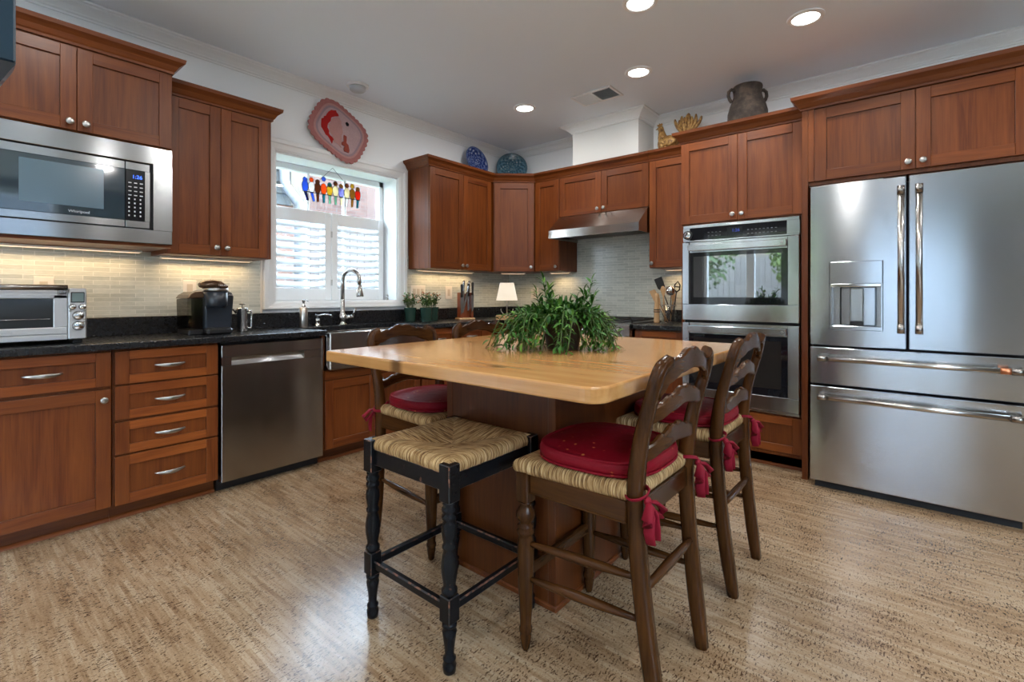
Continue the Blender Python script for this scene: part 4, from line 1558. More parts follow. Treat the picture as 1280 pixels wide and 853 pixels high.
for bx_, bz in ((0.405, h - 0.117), (0.456, h - 0.117), (0.456, h - 0.158), (0.456, h - 0.170)):
    m.lathe([(0.005, 0), (0.005, 0.002), (0, 0.0025)], 12, (bx_, -0.004, bz), 'y')
m.build('push_buttons', cp)
m = MB(STEEL_T)
m.box(0.0, cx, -0.002, 0.022, 0.048, 0.082, 0.004); m.box(0.0, 0.040, -0.002, 0.022, 0.082, h - 0.040); m.box(cx - 0.050, cx, -0.002, 0.022, 0.082, h - 0.040, 0.003)
m.box(0.0, cx, -0.002, 0.022, h - 0.058, h - 0.036, 0.003)
d1 = m.build('door', t)
m = MB(plain('toaster_glass', (0.030, 0.034, 0.038), 0.08)); m.box(0.04, cx - 0.050, 0.003, 0.018, 0.082, h - 0.058); m.build('door_glass', d1)
m = MB(CHROME); m.tube([(0.05, 0.002, 0.122), (cx - 0.062, 0.002, 0.122)], 0.0022, 8); m.build('rack_edge', d1)
m = MB(PEWTER); m.tube([(0.01, -0.038, h - 0.006), (cx - 0.005, -0.038, h - 0.006)], (0.013), 16)
m.box(0.012, 0.036, -0.04, 0.03, h - 0.036, h - 0.006, 0.003); m.box(cx - 0.034, cx - 0.008, -0.04, 0.03, h - 0.036, h - 0.006, 0.003)
m.build('handle', d1)
m = MB(LEGEND); m.text('Breville', 0.017, at(0.185, -0.0026, 0.064), LEGEND); m.build('lettering', d1)
m = MB(STEEL_T); m.box(0.0, cx, 0.0, 0.03, 0.020, 0.046, 0.003); m.build('crumb_tray', t)
m = MB(BLACK)
for fx in (0.02, 0.42):
    for fy in (0.03, 0.28):
        m.box(fx, fx + 0.035, fy, fy + 0.035, 0, 0.023, 0.003)
m.build('feet', t)

# ------------------------------------------------------------------ pod coffee maker
BRONZE = plain('bronze_plastic', (0.10, 0.055, 0.030), 0.25, 0.4)
NAVYP = plain('black_blue_plastic', (0.018, 0.024, 0.034), 0.30)
t = thing('coffee_maker', 'black single-cup coffee maker with a water tank on its left side', 'coffee maker', (0.955, 3.20, CT))
m = MB(NAVYP)
prof = [(0.090, 0.0), (0.086, 0.24), (0.090, 0.258), (0.118, 0.268), (0.205, 0.266), (0.238, 0.250), (0.249, 0.226), (0.232, 0.0)]
m.prism(prof, 'y', 0.03, 0.27)
m.build('machine_body', t, None, 0.010)
m = MB(BLACK); m.box(0.082, 0.222, -0.035, 0.05, 0.0, 0.040, 0.012); m.build('drip_tray', t)
m = MB(NAVYP); m.lathe([(0.0, 0.160), (0.052, 0.162), (0.060, 0.175), (0.062, 0.262)], 28, (0.148, 0.030, 0)); hd = m.build('brew_head', t, recalc=True)
m = MB(NICKEL); m.lathe([(0.064, 0.256), (0.066, 0.268), (0.060, 0.284), (0.03, 0.290), (0, 0.291)], 28, (0.148, 0.030, 0)); m.build('chrome_collar', hd, recalc=True)
m = MB(BRONZE)
m.ball((0.128, 0.045, 0.297), (0.068, 0.085, 0.031), 24, 14)
m.tube([(0.135, -0.035, 0.298), (0.158, -0.045, 0.292), (0.185, -0.040, 0.284)], [0.012, 0.015, 0.009], 12)
lv = m.build('lift_handle', t, 'bronze-coloured lift handle')
m = MB(LEGEND); m.text('KEURIG', 0.013, Matrix.Translation((0.160, -0.0615, 0.292)) @ FR, LEGEND); m.build('lettering', lv)
m = MB(LEGEND); m.text('KEURIG', 0.015, at(0.218, 0.0295, 0.236), LEGEND); m.build('lettering', t)
m = MB(SMOKE)
tk = [(0.005, 0.03), (0.000, 0.212), (0.084, 0.218), (0.084, 0.03)]
m.prism(tk, 'y', 0.045, 0.235); m.build('water_tank', t, None, 0.006)
m = MB(BLACK); m.box(0.008, 0.086, 0.035, 0.245, 0.0, 0.032, 0.006); m.build('tank_base', t)
m = MB(BRONZE); m.prism([(-0.003, 0.214), (0.012, 0.236), (0.040, 0.254), (0.078, 0.256), (0.086, 0.240), (0.086, 0.220)], 'y', 0.035, 0.245); m.build('tank_lid', t, 'bronze-coloured tank lid', 0.006)

# stainless french press
t = thing('coffee_press', 'small stainless steel plunger press beside the coffee maker', 'coffee press', (1.300, 3.36, CT))
m = MB(CHROME); m.lathe([(0.031, 0), (0.032, 0.004), (0.032, 0.138), (0.034, 0.142)], 28); m.build('pot', t)
m = MB(CHROME); m.lathe([(0.035, 0.142), (0.034, 0.149), (0.020, 0.156), (0, 0.157)], 28); m.build('lid', t)
m = MB(PEWTER); m.tube([(0, 0, 0.155), (0, 0, 0.172)], 0.003, 8); m.lathe([(0.0, 0.170), (0.018, 0.174), (0.018, 0.178), (0, 0.181)], 16); m.build('plunger', t)
m = MB(CHROME); m.tube([(0.033, -0.004, 0.130), (0.052, -0.004, 0.132), (0.056, -0.004, 0.12), (0.056, -0.004, 0.03), (0.05, -0.004, 0.018), (0.033, -0.004, 0.02)], (0.006), 10); m.build('handle', t)
m = MB(PEWTER); m.tube([(-0.033, 0, 0.125), (-0.052, 0, 0.142), (-0.056, 0, 0.145)], [0.012, 0.007, 0.004], 10); m.build('spout', t)

# soap dispenser, water tap, faucet
t = thing('soap_dispenser', 'brushed steel soap pump bottle standing left of the sink', 'soap dispenser', (1.732, 3.40, CT))
m = MB(steel('bottle_steel', (0.62, 0.58, 0.53), 0.28, 0.0)); m.lathe([(0.0265, 0), (0.028, 0.003), (0.028, 0.146), (0.026, 0.149), (0.0, 0.149)], 28); m.build('bottle', t)
m = MB(CHROME); m.lathe([(0.014, 0.149), (0.015, 0.160), (0.009, 0.166), (0.008, 0.185), (0.013, 0.190), (0.013, 0.202), (0, 0.204)], 20)
m.tube([(0, 0, 0.196), (0.010, -0.03, 0.198), (0.012, -0.042, 0.190)], 0.005, 8); m.build('pump', t)

t = thing('water_tap', 'small low chrome drinking water tap left of the tall faucet', 'tap', (1.880, 3.475, CT))
m = MB(CHROME)
m.lathe([(0.024, 0), (0.024, 0.006), (0.018, 0.012), (0.016, 0.030), (0.020, 0.040), (0.016, 0.056), (0.0, 0.060)], 20)
m.build('tap_base', t)
m = MB(CHROME)
m.tube([(0, 0, 0.05), (0, 0, 0.078), (-0.02, -0.015, 0.086), (-0.03, -0.03, 0.086)], [0.008, 0.008, 0.006, 0.005], 10)
m.tube([(0.0, 0, 0.078), (0.04, -0.03, 0.088), (0.075, -0.06, 0.082), (0.08, -0.066, 0.066)], [0.008, 0.007, 0.006, 0.007], 10)
m.build('tap_spout', t)

t = thing('kitchen_faucet', 'tall gooseneck steel kitchen faucet in front of the window shutters', 'faucet', (2.088, 3.475, CT))
FST = plain('faucet_steel', (0.50, 0.49, 0.47), 0.18, 1.0)
m = MB(FST)
m.lathe([(0.034, 0), (0.034, 0.006), (0.024, 0.014), (0.022, 0.030), (0.032, 0.046), (0.034, 0.062), (0.028, 0.080), (0.018, 0.092), (0.0175, 0.20), (0.0155, 0.205)], 24)
m.build('faucet_body', t)
m = MB(FST)
pts = [(0, 0, 0.20), (0, 0, 0.34)]
R = 0.082
for i in range(13):
    a = PI - i * PI * 0.98 / 12
    pts.append((0.022 * (1 + math.cos(a)), -R - R * math.cos(a), 0.35 + R * math.sin(a)))
pts.append((0.044, -0.166, 0.30))
m.tube(pts, 0.0165, 16); sp_ = m.build('gooseneck_spout', t)
m = MB(FST); m.tube([(0.044, -0.165, 0.315), (0.045, -0.168, 0.27), (0.046, -0.171, 0.235), (0.046, -0.172, 0.222)], [0.0175, 0.021, 0.028, 0.026], 18)
m.box(0.020, 0.034, -0.172, -0.160, 0.255, 0.285, 0.004); m.build('spray_head', sp_)
m = MB(FST); m.tube([(0.02, -0.006, 0.058), (0.062, -0.02, 0.060)], [0.019, 0.017], 16); m.ball((0.066, -0.021, 0.061), 0.018)
m.tube([(0.068, -0.022, 0.062), (0.086, -0.03, 0.10), (0.094, -0.034, 0.130)], [0.008, 0.007, 0.009], 10); m.build('handle', t)

# ------------------------------------------------------------------ little potted plants beside the window
POTG = plain('dark_green_glazed_pot', (0.022, 0.055, 0.040), 0.15)
SOIL = plain('potting_soil', (0.03, 0.02, 0.015), 0.9)
HERB = [plain('herb_green', (0.10, 0.19, 0.035), 0.5), plain('herb_dark', (0.045, 0.11, 0.028), 0.5), plain('herb_red', (0.40, 0.13, 0.05), 0.5)]


def herb(x, y, label, seed):
    r2 = random.Random(seed)
    t = thing('potted_plant', label, 'potted plant', (x, y, CT), 0, 'small potted plants beside the window')
    m = MB(POTG); m.lathe([(0.044, 0), (0.046, 0.004), (0.054, 0.118), (0.056, 0.124), (0.051, 0.124), (0.049, 0.10)], 28, cap=False); m.lathe([(0.0, 0.001), (0.044, 0.001)], 28); m.build('pot', t, recalc=True)
    m = MB(SOIL); m.lathe([(0.0, 0.106), (0.0495, 0.105)], 28, cap=False); m.build('soil', t)
    m = MB(HERB[0])
    for k in range(26):
        a = r2.uniform(0, 2 * PI); rr = r2.uniform(0.02, 0.085); hh = r2.uniform(0.16, 0.26)
        p0 = Vector((0.02 * math.cos(a), 0.02 * math.sin(a), 0.105)); p1 = Vector((rr * math.cos(a), rr * math.sin(a), hh))
        pm = (p0 + p1) / 2 + Vector((0, 0, 0.02))
        m.tube([p0, pm, p1], 0.0012, 4, HERB[1])
        for j in range(9):
            f = 0.3 + 0.7 * j / 8
            c = p0.lerp(pm, f * 2) if f < 0.5 else pm.lerp(p1, f * 2 - 1)
            u = Vector((r2.uniform(-1, 1), r2.uniform(-1, 1), r2.uniform(-0.2, 0.9))).normalized()
            v = u.cross(Vector((0.2, 0.3, 1))).normalized()
            s = r2.uniform(0.009, 0.017)
            mt = HERB[2] if (j > 6 and r2.random() < 0.45) else HERB[r2.random() < 0.5]
            m.add([c, c + u * s + v * s * 0.5, c + u * s * 2.0, c + u * s - v * s * 0.5], [(0, 1, 2, 3)], True, mt)
    m.build('foliage', t)


herb(2.822, 3.335, 'small leafy plant in a dark green pot, front one of the three by the window', 1)
herb(2.742, 3.455, 'small leafy plant in a dark green pot, left one of the three by the window', 2)
herb(2.975, 3.420, 'small leafy plant in a dark green pot, right one of the three by the window', 3)

# ------------------------------------------------------------------ knife block and knives
KX, KY = 3.335, 3.36
BLADE = plain('knife_blade', (0.70, 0.71, 0.72), 0.18, 1.0)
t = thing('knife_block', 'reddish wooden knife block on a square base right of the sink', 'knife block', (KX, KY, CT), math.radians(-25))
m = MB(KW)
m.box(-0.082, 0.082, -0.062, 0.062, 0, 0.016, 0.003, LW); m.build('base', t)
m = MB(KW)
m.box(-0.066, -0.044, -0.05, 0.05, 0.016, 0.26, 0.002); m.box(0.044, 0.066, -0.05, 0.05, 0.016, 0.26, 0.002)
m.box(-0.044, 0.044, 0.0, 0.05, 0.016, 0.25, 0.002); m.build('block', t)


def knife(lx, ly, lean, length, top, label, hm):
    a = math.radians(-25)
    wx, wy = KX + lx * math.cos(a) - ly * math.sin(a), KY + lx * math.sin(a) + ly * math.cos(a)
    t = thing('kitchen_knife', label, 'knife', (wx, wy, CT + top), a, 'knives in the block')
    m = MB(BLADE)
    dx = -lean
    m.add([(-0.013, -0.001, 0), (0.013, -0.001, 0), (dx + 0.010, -0.001, -length * 0.8), (dx - 0.010, -0.001, -length),
           (-0.013, 0.001, 0), (0.013, 0.001, 0), (dx + 0.010, 0.001, -length * 0.8), (dx - 0.010, 0.001, -length)],
          [(0, 1, 2, 3)[::-1], (4, 5, 6, 7), (0, 1, 5, 4), (1, 2, 6, 5), (2, 3, 7, 6), (3, 0, 4, 7)])
    m.build('blade', t, recalc=True)
    m = MB(hm)
    s = lean / length
    m.tube([(0, 0, 0.0), (s * 0.03, 0, 0.03), (s * 0.08, 0, 0.08), (s * 0.115, 0, 0.115), (s * 0.125, 0, 0.125)], [(0.012, 0.008), (0.010, 0.008), (0.012, 0.009), (0.014, 0.010), (0.010, 0.008)], 10, ref=(0, 1, 0)); m.build('handle', t)


knife(0.012, -0.014, 0.045, 0.215, 0.245, 'large steel-handled knife slanting across the front of the knife block', BLADE)
knife(-0.026, -0.014, 0.010, 0.200, 0.250, 'steel-handled knife standing upright on the front of the knife block', BLADE)
knife(-0.055, -0.056, 0.0, 0.17, 0.215, 'dark-handled knife at the left side of the knife block', BLACK)
knife(0.055, -0.056, 0.0, 0.17, 0.235, 'dark-handled knife at the right side of the knife block', BLACK)
knife(0.030, -0.014, 0.0, 0.15, 0.225, 'short dark-handled knife between the two big ones in the block', BLACK)

# ------------------------------------------------------------------ table lamp in the corner
t = thing('table_lamp', 'small table lamp with a cream shade in the counter corner', 'lamp', (3.52, 2.985, CT), math.radians(-50))
m = MB(BW); m.box(-0.105, 0.105, -0.05, 0.05, 0, 0.042, 0.003); m.build('base', t)
m = MB(NICKEL); m.tube([(0, 0, 0.042), (0, 0, 0.22)], 0.006, 12); m.lathe([(0.022, 0.042), (0.020, 0.048), (0.008, 0.054)], 16)
pts = [(0.058 * math.cos(a), 0, 0.105 + 0.058 * math.sin(a)) for a in [PI + i * PI / 12 for i in range(13)]]
m.tube(pts, 0.004, 8); m.build('stand', t)
SH = NT('cream_lampshade')
SH.set(Base_Color=(0.80, 0.70, 0.56), Roughness=0.8, Emission_Color=(1.0, 0.86, 0.68, 1), Emission_Strength=0.22)
m = MB(SH.m)
for (r0, z0, r1, z1) in ((0.112, 0.185, 0.072, 0.352),):
    vs, fs = [], []
    k = 4
    for r, z in ((r0, z0), (r1, z1), (r1 - 0.002, z1), (r0 - 0.002, z0)):
        for i in range(k):
            a = PI / 4 + i * PI / 2
            vs.append((r * 1.28 * math.cos(a) , r * 0.95 * math.sin(a), z))
    for j in range(4):
        for i in range(k):
            fs.append((j * k + i, j * k + (i + 1) % k, ((j + 1) % 4) * k + (i + 1) % k, ((j + 1) % 4) * k + i))
    m.add(vs, fs)
m.build('lamp_shade', t, recalc=True)
m = MB(NICKEL); m.tube([(0, 0, 0.22), (0, 0, 0.372)], 0.003, 8); m.ball((0, 0, 0.375), 0.006); m.build('finial', t)

# ------------------------------------------------------------------ utensils right of the range
UX, UY = 4.00, 1.595
t = thing('utensil_crock', 'clear glass utensil jar on the counter left of the oven tower', 'jar', (UX, UY, CT))
m = MB(GLASS)
m.lathe([(0.0, 0.004), (0.055, 0.004), (0.058, 0.15), (0.061, 0.15), (0.060, 0.0), (0.0, 0.0)], 28, cap=False); m.build('jar', t, recalc=True)
m = MB(NICKEL); m.lathe([(0.0615, 0.145), (0.064, 0.150), (0.0615, 0.155)], 28, cap=False); m.build('rim', t)


def utensil(name, label, cat, a, lean, length, build):
    """a: lean direction seen from the front (local x), lean angle in degrees to the left"""
    t = thing(name, label, cat, (UX + build[1], UY - build[2], CT + 0.012), EAST, 'utensils in the jar')
    M = Matrix.Rotation(math.radians(lean), 4, 'Y') @ Matrix.Rotation(math.radians(a), 4, 'X')
    build[0](t, M, length)


def u_spatula(t, M, L):
    m = MB(BLACK); m.M = M
    m.tube([(0, 0, 0), (0, 0, L * 0.72)], [0.006, 0.004], 8); m.build('handle', t)
    m = MB(plain('black_nylon', (0.014, 0.013, 0.013), 0.45)); m.M = M
    m.prism([(-0.006, L * 0.70), (-0.034, L * 0.78), (-0.036, L), (0.036, L), (0.034, L * 0.78), (0.006, L * 0.70)], 'y', -0.002, 0.002); m.build('blade', t, None, 0.002)


def u_ladle(t, M, L):
    m = MB(CHROME); m.M = M
    m.tube([(0, 0, 0), (0, 0, L * 0.8), (0, -0.012, L * 0.86)], 0.004, 8); m.build('handle', t)
    m = MB(CHROME); m.M = M
    m.ball((0, -0.02, L * 0.92), (0.040, 0.026, 0.040)); m.build('bowl', t)


def u_spoon(t, M, L):
    m = MB(LW); m.M = M
    m.tube([(0, 0, 0), (0, 0, L * 0.7), (0, 0, L * 0.78), (0, 0, L * 0.9), (0, 0, L)], [(0.006, 0.006), (0.006, 0.006), (0.014, 0.006), (0.024, 0.007), (0.010, 0.005)], 12, ref=(0, 1, 0)); m.build('spoon', t)


def u_flat(t, M, L):
    m = MB(LW); m.M = M
    m.tube([(0, 0, 0), (0, 0, L * 0.55)], 0.006, 8)
    m.prism([(-0.008, L * 0.52), (-0.028, L * 0.68), (-0.030, L), (0.022, L * 0.98), (0.026, L * 0.68), (0.008, L * 0.52)], 'y', -0.004, 0.004); m.build('turner', t)


def u_tongs(t, M, L):
    m = MB(STEEL_H); m.M = M
    m.tube([(-0.012, 0, 0), (-0.010, 0, L * 0.6), (0, 0, L)], (0.007, 0.002), 8); m.tube([(0.012, 0, 0), (0.010, 0, L * 0.6), (0, 0, L)], (0.007, 0.002), 8); m.build('tongs', t)


def u_whisk(t, M, L):
    m = MB(BLACK); m.M = M
    m.tube([(0, 0, 0), (0, 0, L * 0.75)], 0.005, 8); m.tube([(0, 0, L * 0.74), (-0.022, 0, L * 0.80), (-0.022, 0, L * 0.92), (0, 0, L), (0.022, 0, L * 0.92), (0.022, 0, L * 0.80), (0, 0, L * 0.74)], 0.006, 8)
    m.tube([(-0.02, 0, L * 0.87), (0.02, 0, L * 0.87)], 0.005, 8); m.build('masher', t)


utensil('spatula', 'black nylon spatula leaning left in the utensil jar', 'spatula', 4, -20, 0.395, (u_spatula, 0.02, 0.040))
utensil('ladle', 'shiny metal ladle in front of the black spatula in the utensil jar', 'ladle', 5, 5, 0.285, (u_ladle, -0.03, 0.018))
utensil('wooden_spoon', 'upright wooden spoon in the middle of the utensil jar', 'spoon', 2, -3, 0.300, (u_spoon, -0.028, -0.022))
utensil('wooden_turner', 'broad wooden turner leaning far left in the utensil jar', 'turner', 3, -26, 0.300, (u_flat, 0.0, -0.010))
utensil('wooden_spoon', 'wooden spoon behind the ladle in the utensil jar', 'spoon', -3, 8, 0.24, (u_spoon, 0.02, 0.0))
utensil('tongs', 'thin steel tongs leaning left below the wooden turner in the utensil jar', 'tongs', -3, -30, 0.24, (u_tongs, -0.022, 0.0))
utensil('potato_masher', 'dark wire utensil at the right edge of the utensil jar against the oven tower', 'masher', 0, 8, 0.340, (u_whisk, 0.0, 0.030))
t = thing('pepper_mill', 'pale wooden mill with two dark bands standing left of the utensil jar', 'pepper mill', (3.93, 1.672, CT))
m = MB(LW); m.lathe([(0.024, 0), (0.025, 0.01), (0.022, 0.07), (0.025, 0.12), (0.020, 0.15), (0.017, 0.20), (0.022, 0.225), (0.015, 0.25), (0, 0.253)], 20); m.build('mill_body', t)
m = MB(BLACK); m.lathe([(0.0252, 0.108), (0.0262, 0.112), (0.0252, 0.116)], 20, cap=False); m.lathe([(0.0252, 0.090), (0.0258, 0.094), (0.0245, 0.098)], 20, cap=False); m.build('bands', t)

# ------------------------------------------------------------------ things above the cabinets
BLUE = [(0.012, 0.045, 0.22), (0.10, 0.22, 0.50), (0.55, 0.62, 0.70)]


def plate_mat(name, ground, mid, pale, n):
    m = NT(name)
    co = m.coord()
    sp = m.n('ShaderNodeSeparateXYZ'); m.l(co, sp.inputs[0])
    r = m.math('SQRT', m.math('ADD', m.math('MULTIPLY', sp.outputs[0], sp.outputs[0]), m.math('MULTIPLY', sp.outputs[2], sp.outputs[2])))
    a = m.math('ARCTAN2', sp.outputs[0], sp.outputs[2])
    pet = m.math('MULTIPLY', m.math('SINE', m.math('MULTIPLY', a, n)), m.math('SINE', m.math('MULTIPLY', r, 150.0)))
    vo = m.n('ShaderNodeTexVoronoi'); m.l(co, vo.inputs['Vector']); vo.inputs['Scale'].default_value = 42.0
    v = m.math('SUBTRACT', m.math('MULTIPLY', pet, 0.4), m.math('MULTIPLY', vo.outputs['Distance'], 0.9))
    col = m.ramp(m.math('ADD', v, 0.75), [(0.18, ground), (0.42, mid), (0.62, ground), (0.80, pale)])
    ring = m.ramp(m.math('MULTIPLY', r, 5.0), [(0.0, (0, 0, 0)), (0.715, (0, 0, 0)), (0.735, (1, 1, 1)), (0.89, (1, 1, 1)), (0.90, (0, 0, 0))])
    col = m.mix(m.math('MULTIPLY', ring, 0.85), col, tuple(c * 0.6 for c in mid))
    edge = m.ramp(m.math('MULTIPLY', r, 5.0), [(0.0, (0, 0, 0)), (0.925, (0, 0, 0)), (0.94, (1, 1, 1))])
    col = m.mix(edge, col, (0.70, 0.68, 0.62))
    m.set(Base_Color=col, Roughness=0.2)
    return m.m


def deco_plate(x, y, rot, R, label, mt):
    tilt = math.radians(13)
    t = thing('decorative_plate', label, 'plate', (x, y, UT + 0.0705), rot, 'blue plates on the wall cabinets')
    m = MB(mt)
    s = R / 0.196
    m.lathe([(0, 0.0), (0.10 * s, 0.0), (0.13 * s, 0.008), (0.19 * s, 0.022), (0.196 * s, 0.024), (0.196 * s, 0.020), (0.13 * s, 0.002), (0.10 * s, -0.008), (0, -0.008)], 48, (0, 0, 0), 'y', cap=False)
    o = m.build('plate_disc', t, recalc=True)
    o.scale = (1, 1, 1)
    o.location = (0, math.sin(tilt) * R + 0.012, R * math.cos(tilt) + 0.012)
    o.rotation_euler = (-tilt, 0, 0)
    m = MB(BLACK)
    m.tube([(-0.05, -0.035, 0.018), (-0.05, -0.02, 0.004), (-0.05, 0.10, 0.004), (-0.05, 0.115, 0.13)], 0.003, 6)
    m.tube([(0.05, -0.035, 0.018), (0.05, -0.02, 0.004), (0.05, 0.10, 0.004), (0.05, 0.115, 0.13)], 0.003, 6)
    m.tube([(-0.05, 0.06, 0.004), (0.05, 0.06, 0.004)], 0.003, 6); m.build('plate_stand', t)


deco_plate(3.60, 3.425, math.radians(0), 0.158, 'cobalt blue and white patterned plate, the left one above the cabinets', plate_mat('cobalt_plate', (0.010, 0.03, 0.17), (0.16, 0.24, 0.50), (0.62, 0.66, 0.72), 9))
deco_plate(4.02, 3.335, math.radians(-45), 0.168, 'teal and grey-blue plate with a central rosette, the right one above the cabinets', plate_mat('teal_plate', (0.03, 0.09, 0.13), (0.12, 0.25, 0.33), (0.42, 0.46, 0.42), 12))

# gilded rooster
GOLD = NT('aged_gilding')
gn = GOLD.noise(GOLD.coord(), 45.0, 4.0, 0.65)
GOLD.set(Base_Color=GOLD.ramp(gn, [(0.35, (0.07, 0.03, 0.012)), (0.5, (0.34, 0.18, 0.05)), (0.72, (0.62, 0.42, 0.16))]), Roughness=0.45, Metallic=0.35)
GOLD.bump(gn, 0.5, 0.004)
GOLD = GOLD.m
t = thing('rooster_figurine', 'gilded rooster figurine with a curly tail standing above the range hood cabinets', 'figurine', (4.06, 1.60, UT + 0.0705), EAST)
k = 1.0
m = MB(GOLD)
# body: lofted ellipses from breast to rump (local x right, facing left)
prof = [(-0.112, 0.095, 0.010), (-0.108, 0.098, 0.035), (-0.092, 0.094, 0.062), (-0.062, 0.086, 0.078), (-0.025, 0.086, 0.080), (0.015, 0.094, 0.070), (0.050, 0.112, 0.050), (0.085, 0.135, 0.030), (0.10, 0.15, 0.014)]
vs, fs = [], []
for x, z, r in prof:
    for i in range(16):
        a = 2 * PI * i / 16
        vs.append((x, r * 0.82 * math.cos(a), z + r * math.sin(a)))
for j in range(len(prof) - 1):
    for i in range(16):
        fs.append((j * 16 + i, j * 16 + (i + 1) % 16, (j + 1) * 16 + (i + 1) % 16, (j + 1) * 16 + i))
m.add(vs, fs, True)
m.tube([(-0.055, 0, 0.11), (-0.078, 0, 0.165), (-0.085, 0, 0.215), (-0.093, 0, 0.245), (-0.100, 0, 0.258)], [(0.055, 0.050), (0.038, 0.036), (0.025, 0.025), (0.024, 0.022), (0.014, 0.012)], 14, ref=(0, 1, 0))
m.tube([(-0.108, 0, 0.246), (-0.136, 0, 0.236)], [0.010, 0.002], 8)
m.build('bird_body', t, recalc=True)
m = MB(GOLD)
m.prism([(-0.118, 0.262), (-0.122, 0.278), (-0.108, 0.274), (-0.104, 0.288), (-0.092, 0.278), (-0.080, 0.284), (-0.074, 0.268), (-0.09, 0.258)], 'y', -0.005, 0.005); m.build('comb', t)
for s in (-1, 1):
    m = MB(GOLD)
    m.ball((0.0, s * 0.060, 0.098), (0.062, 0.014, 0.040)); m.build('wing', t)
m = MB(GOLD)
for i in range(11):
    a = math.radians(48 + i * 9.0)
    L = 0.195 if i % 2 == 0 else 0.170
    bx0, bz0 = 0.115, 0.120
    pts = []
    for q in range(10):
        f = q / 9
        curl = (1.0 if i >= 5 else -1.0) * 1.5 * max(0, f - 0.55) ** 1.3
        aa = math.radians(128 - i * 8.5) + curl
        if q == 0:
            px, pz = bx0, bz0
        else:
            px += math.cos(aa) * L / 9; pz += math.sin(aa) * L / 9
        pts.append((px + 0.02, (i % 3 - 1) * 0.010, pz))
    m.tube(pts, [0.010, 0.012, 0.014, 0.015, 0.016, 0.016, 0.015, 0.014, 0.012, 0.007], 8)
m.build('tail', t, 'fan of curled tail feathers')
m = MB(GOLD)
for s in (-1, 1):
    m.tube([(-0.02, s * 0.025, 0.05), (-0.02, s * 0.025, 0.008)], 0.009, 8)
m.box(-0.07, 0.04, -0.05, 0.05, 0, 0.010, 0.003); m.build('base', t)

# clay jug
CLAY = NT('weathered_clay')
cn = CLAY.noise(CLAY.coord(), 14.0, 5.0, 0.6)
CLAY.set(Base_Color=CLAY.ramp(cn, [(0.35, (0.022, 0.017, 0.014)), (0.52, (0.048, 0.037, 0.030)), (0.70, (0.100, 0.072, 0.054))]), Roughness=0.85)
CLAY.bump(cn, 0.4, 0.006)
t = thing('clay_jug', 'weathered brown clay jug with two handles on top of the oven tower', 'jug', (3.84, 0.940, 2.3155))
m = MB(CLAY.m)
m.lathe([(0.0, 0.0), (0.085, 0.0), (0.100, 0.010), (0.124, 0.060), (0.136, 0.115), (0.134, 0.165), (0.119, 0.220), (0.102, 0.262), (0.095, 0.290), (0.096, 0.320), (0.101, 0.345), (0.098, 0.356), (0.088, 0.350), (0.080, 0.30), (0.080, 0.26), (0.0, 0.25)], 40, cap=False)
m.build('jug_body', t, recalc=True)
for s in (-1, 1):
    m = MB(CLAY.m)
    ca_, sa_ = math.cos(math.radians(-50)), math.sin(math.radians(-50))
    pts = [(0.092, 0.325), (0.118, 0.334), (0.138, 0.318), (0.141, 0.288), (0.132, 0.262), (0.116, 0.240)]
    m.tube([(s * r * ca_, s * r * sa_, z) for r, z in pts], 0.012, 10); m.build('handle', t)

# hooked rug on the wall
def yarn(name, c):
    m = NT(name)
    n = m.noise(m.coord(), 170.0, 2.0, 0.6)
    n2 = m.noise(m.coord(), 22.0, 2.0, 0.6)
    f = m.math('ADD', m.math('MULTIPLY', n, 0.6), m.math('MULTIPLY', n2, 0.4))
    m.set(Base_Color=m.mix(f, tuple(x * 0.72 for x in c), tuple(min(1, x * 1.25) for x in c)), Roughness=0.95)
    m.b.inputs['Specular IOR Level'].default_value = 0.1
    m.bump(n, 0.9, 0.004)
    return m.m


Y_ROSE, Y_PINK, Y_PALE, Y_RED, Y_RUST, Y_MAUVE, Y_BLK = (yarn('rose_yarn', (0.44, 0.185, 0.175)), yarn('pink_yarn', (0.52, 0.285, 0.265)), yarn('pale_pink_yarn', (0.52, 0.36, 0.37)),
                                                        yarn('red_yarn', (0.42, 0.022, 0.020)), yarn('rust_yarn', (0.33, 0.075, 0.055)), yarn('mauve_yarn', (0.36, 0.26, 0.29)), yarn('black_yarn', (0.01, 0.008, 0.01)))
t = thing('wall_rug', 'pink and red hooked wool rug with scalloped edges hung on the wall above the window', 'rug', (2.093, YA - 0.024, 2.447))
t.rotation_euler = (math.radians(-4.2), 0, 0)
RA = math.radians(-30)
HWd, HHt = 0.243, 0.204


def rr_point(a, hw, hh, p=3.4):
    c, s_ = math.cos(a), math.sin(a)
    r = (abs(c / hw) ** p + abs(s_ / hh) ** p) ** (-1 / p)
    return r * c, r * s_


def rotd(x, z):
    return x * math.cos(RA) - z * math.sin(RA), x * math.sin(RA) + z * math.cos(RA)


def ring(mb, f0, f1, mat, y, scal=0.0, n=180):
    vs, fs = [], []
    for i in range(n):
        a = 2 * PI * i / n
        x0, z0 = rr_point(a, HWd, HHt)
        k = 1 + scal * abs(math.sin(a * 17))
        for f, yy in ((f0, y), (f1 * k, y), (f1 * k, 0.0)):
            px, pz = rotd(x0 * f, z0 * f)
            vs.append((px, yy, pz))
    for i in range(n):
        j = (i + 1) % n
        for q in (0, 1):
            fs.append((i * 3 + q, i * 3 + q + 1, j * 3 + q + 1, j * 3 + q))
    mb.add(vs, fs, False, mat)


m = MB(Y_ROSE); ring(m, 0.84, 0.955, Y_ROSE, -0.016, 0.055); m.build('scalloped_border', t, recalc=True)
m = MB(Y_PINK); ring(m, 0.78, 0.845, Y_PINK, -0.017); ring(m, 0.715, 0.785, Y_MAUVE, -0.016); m.build('inner_border', t, recalc=True)


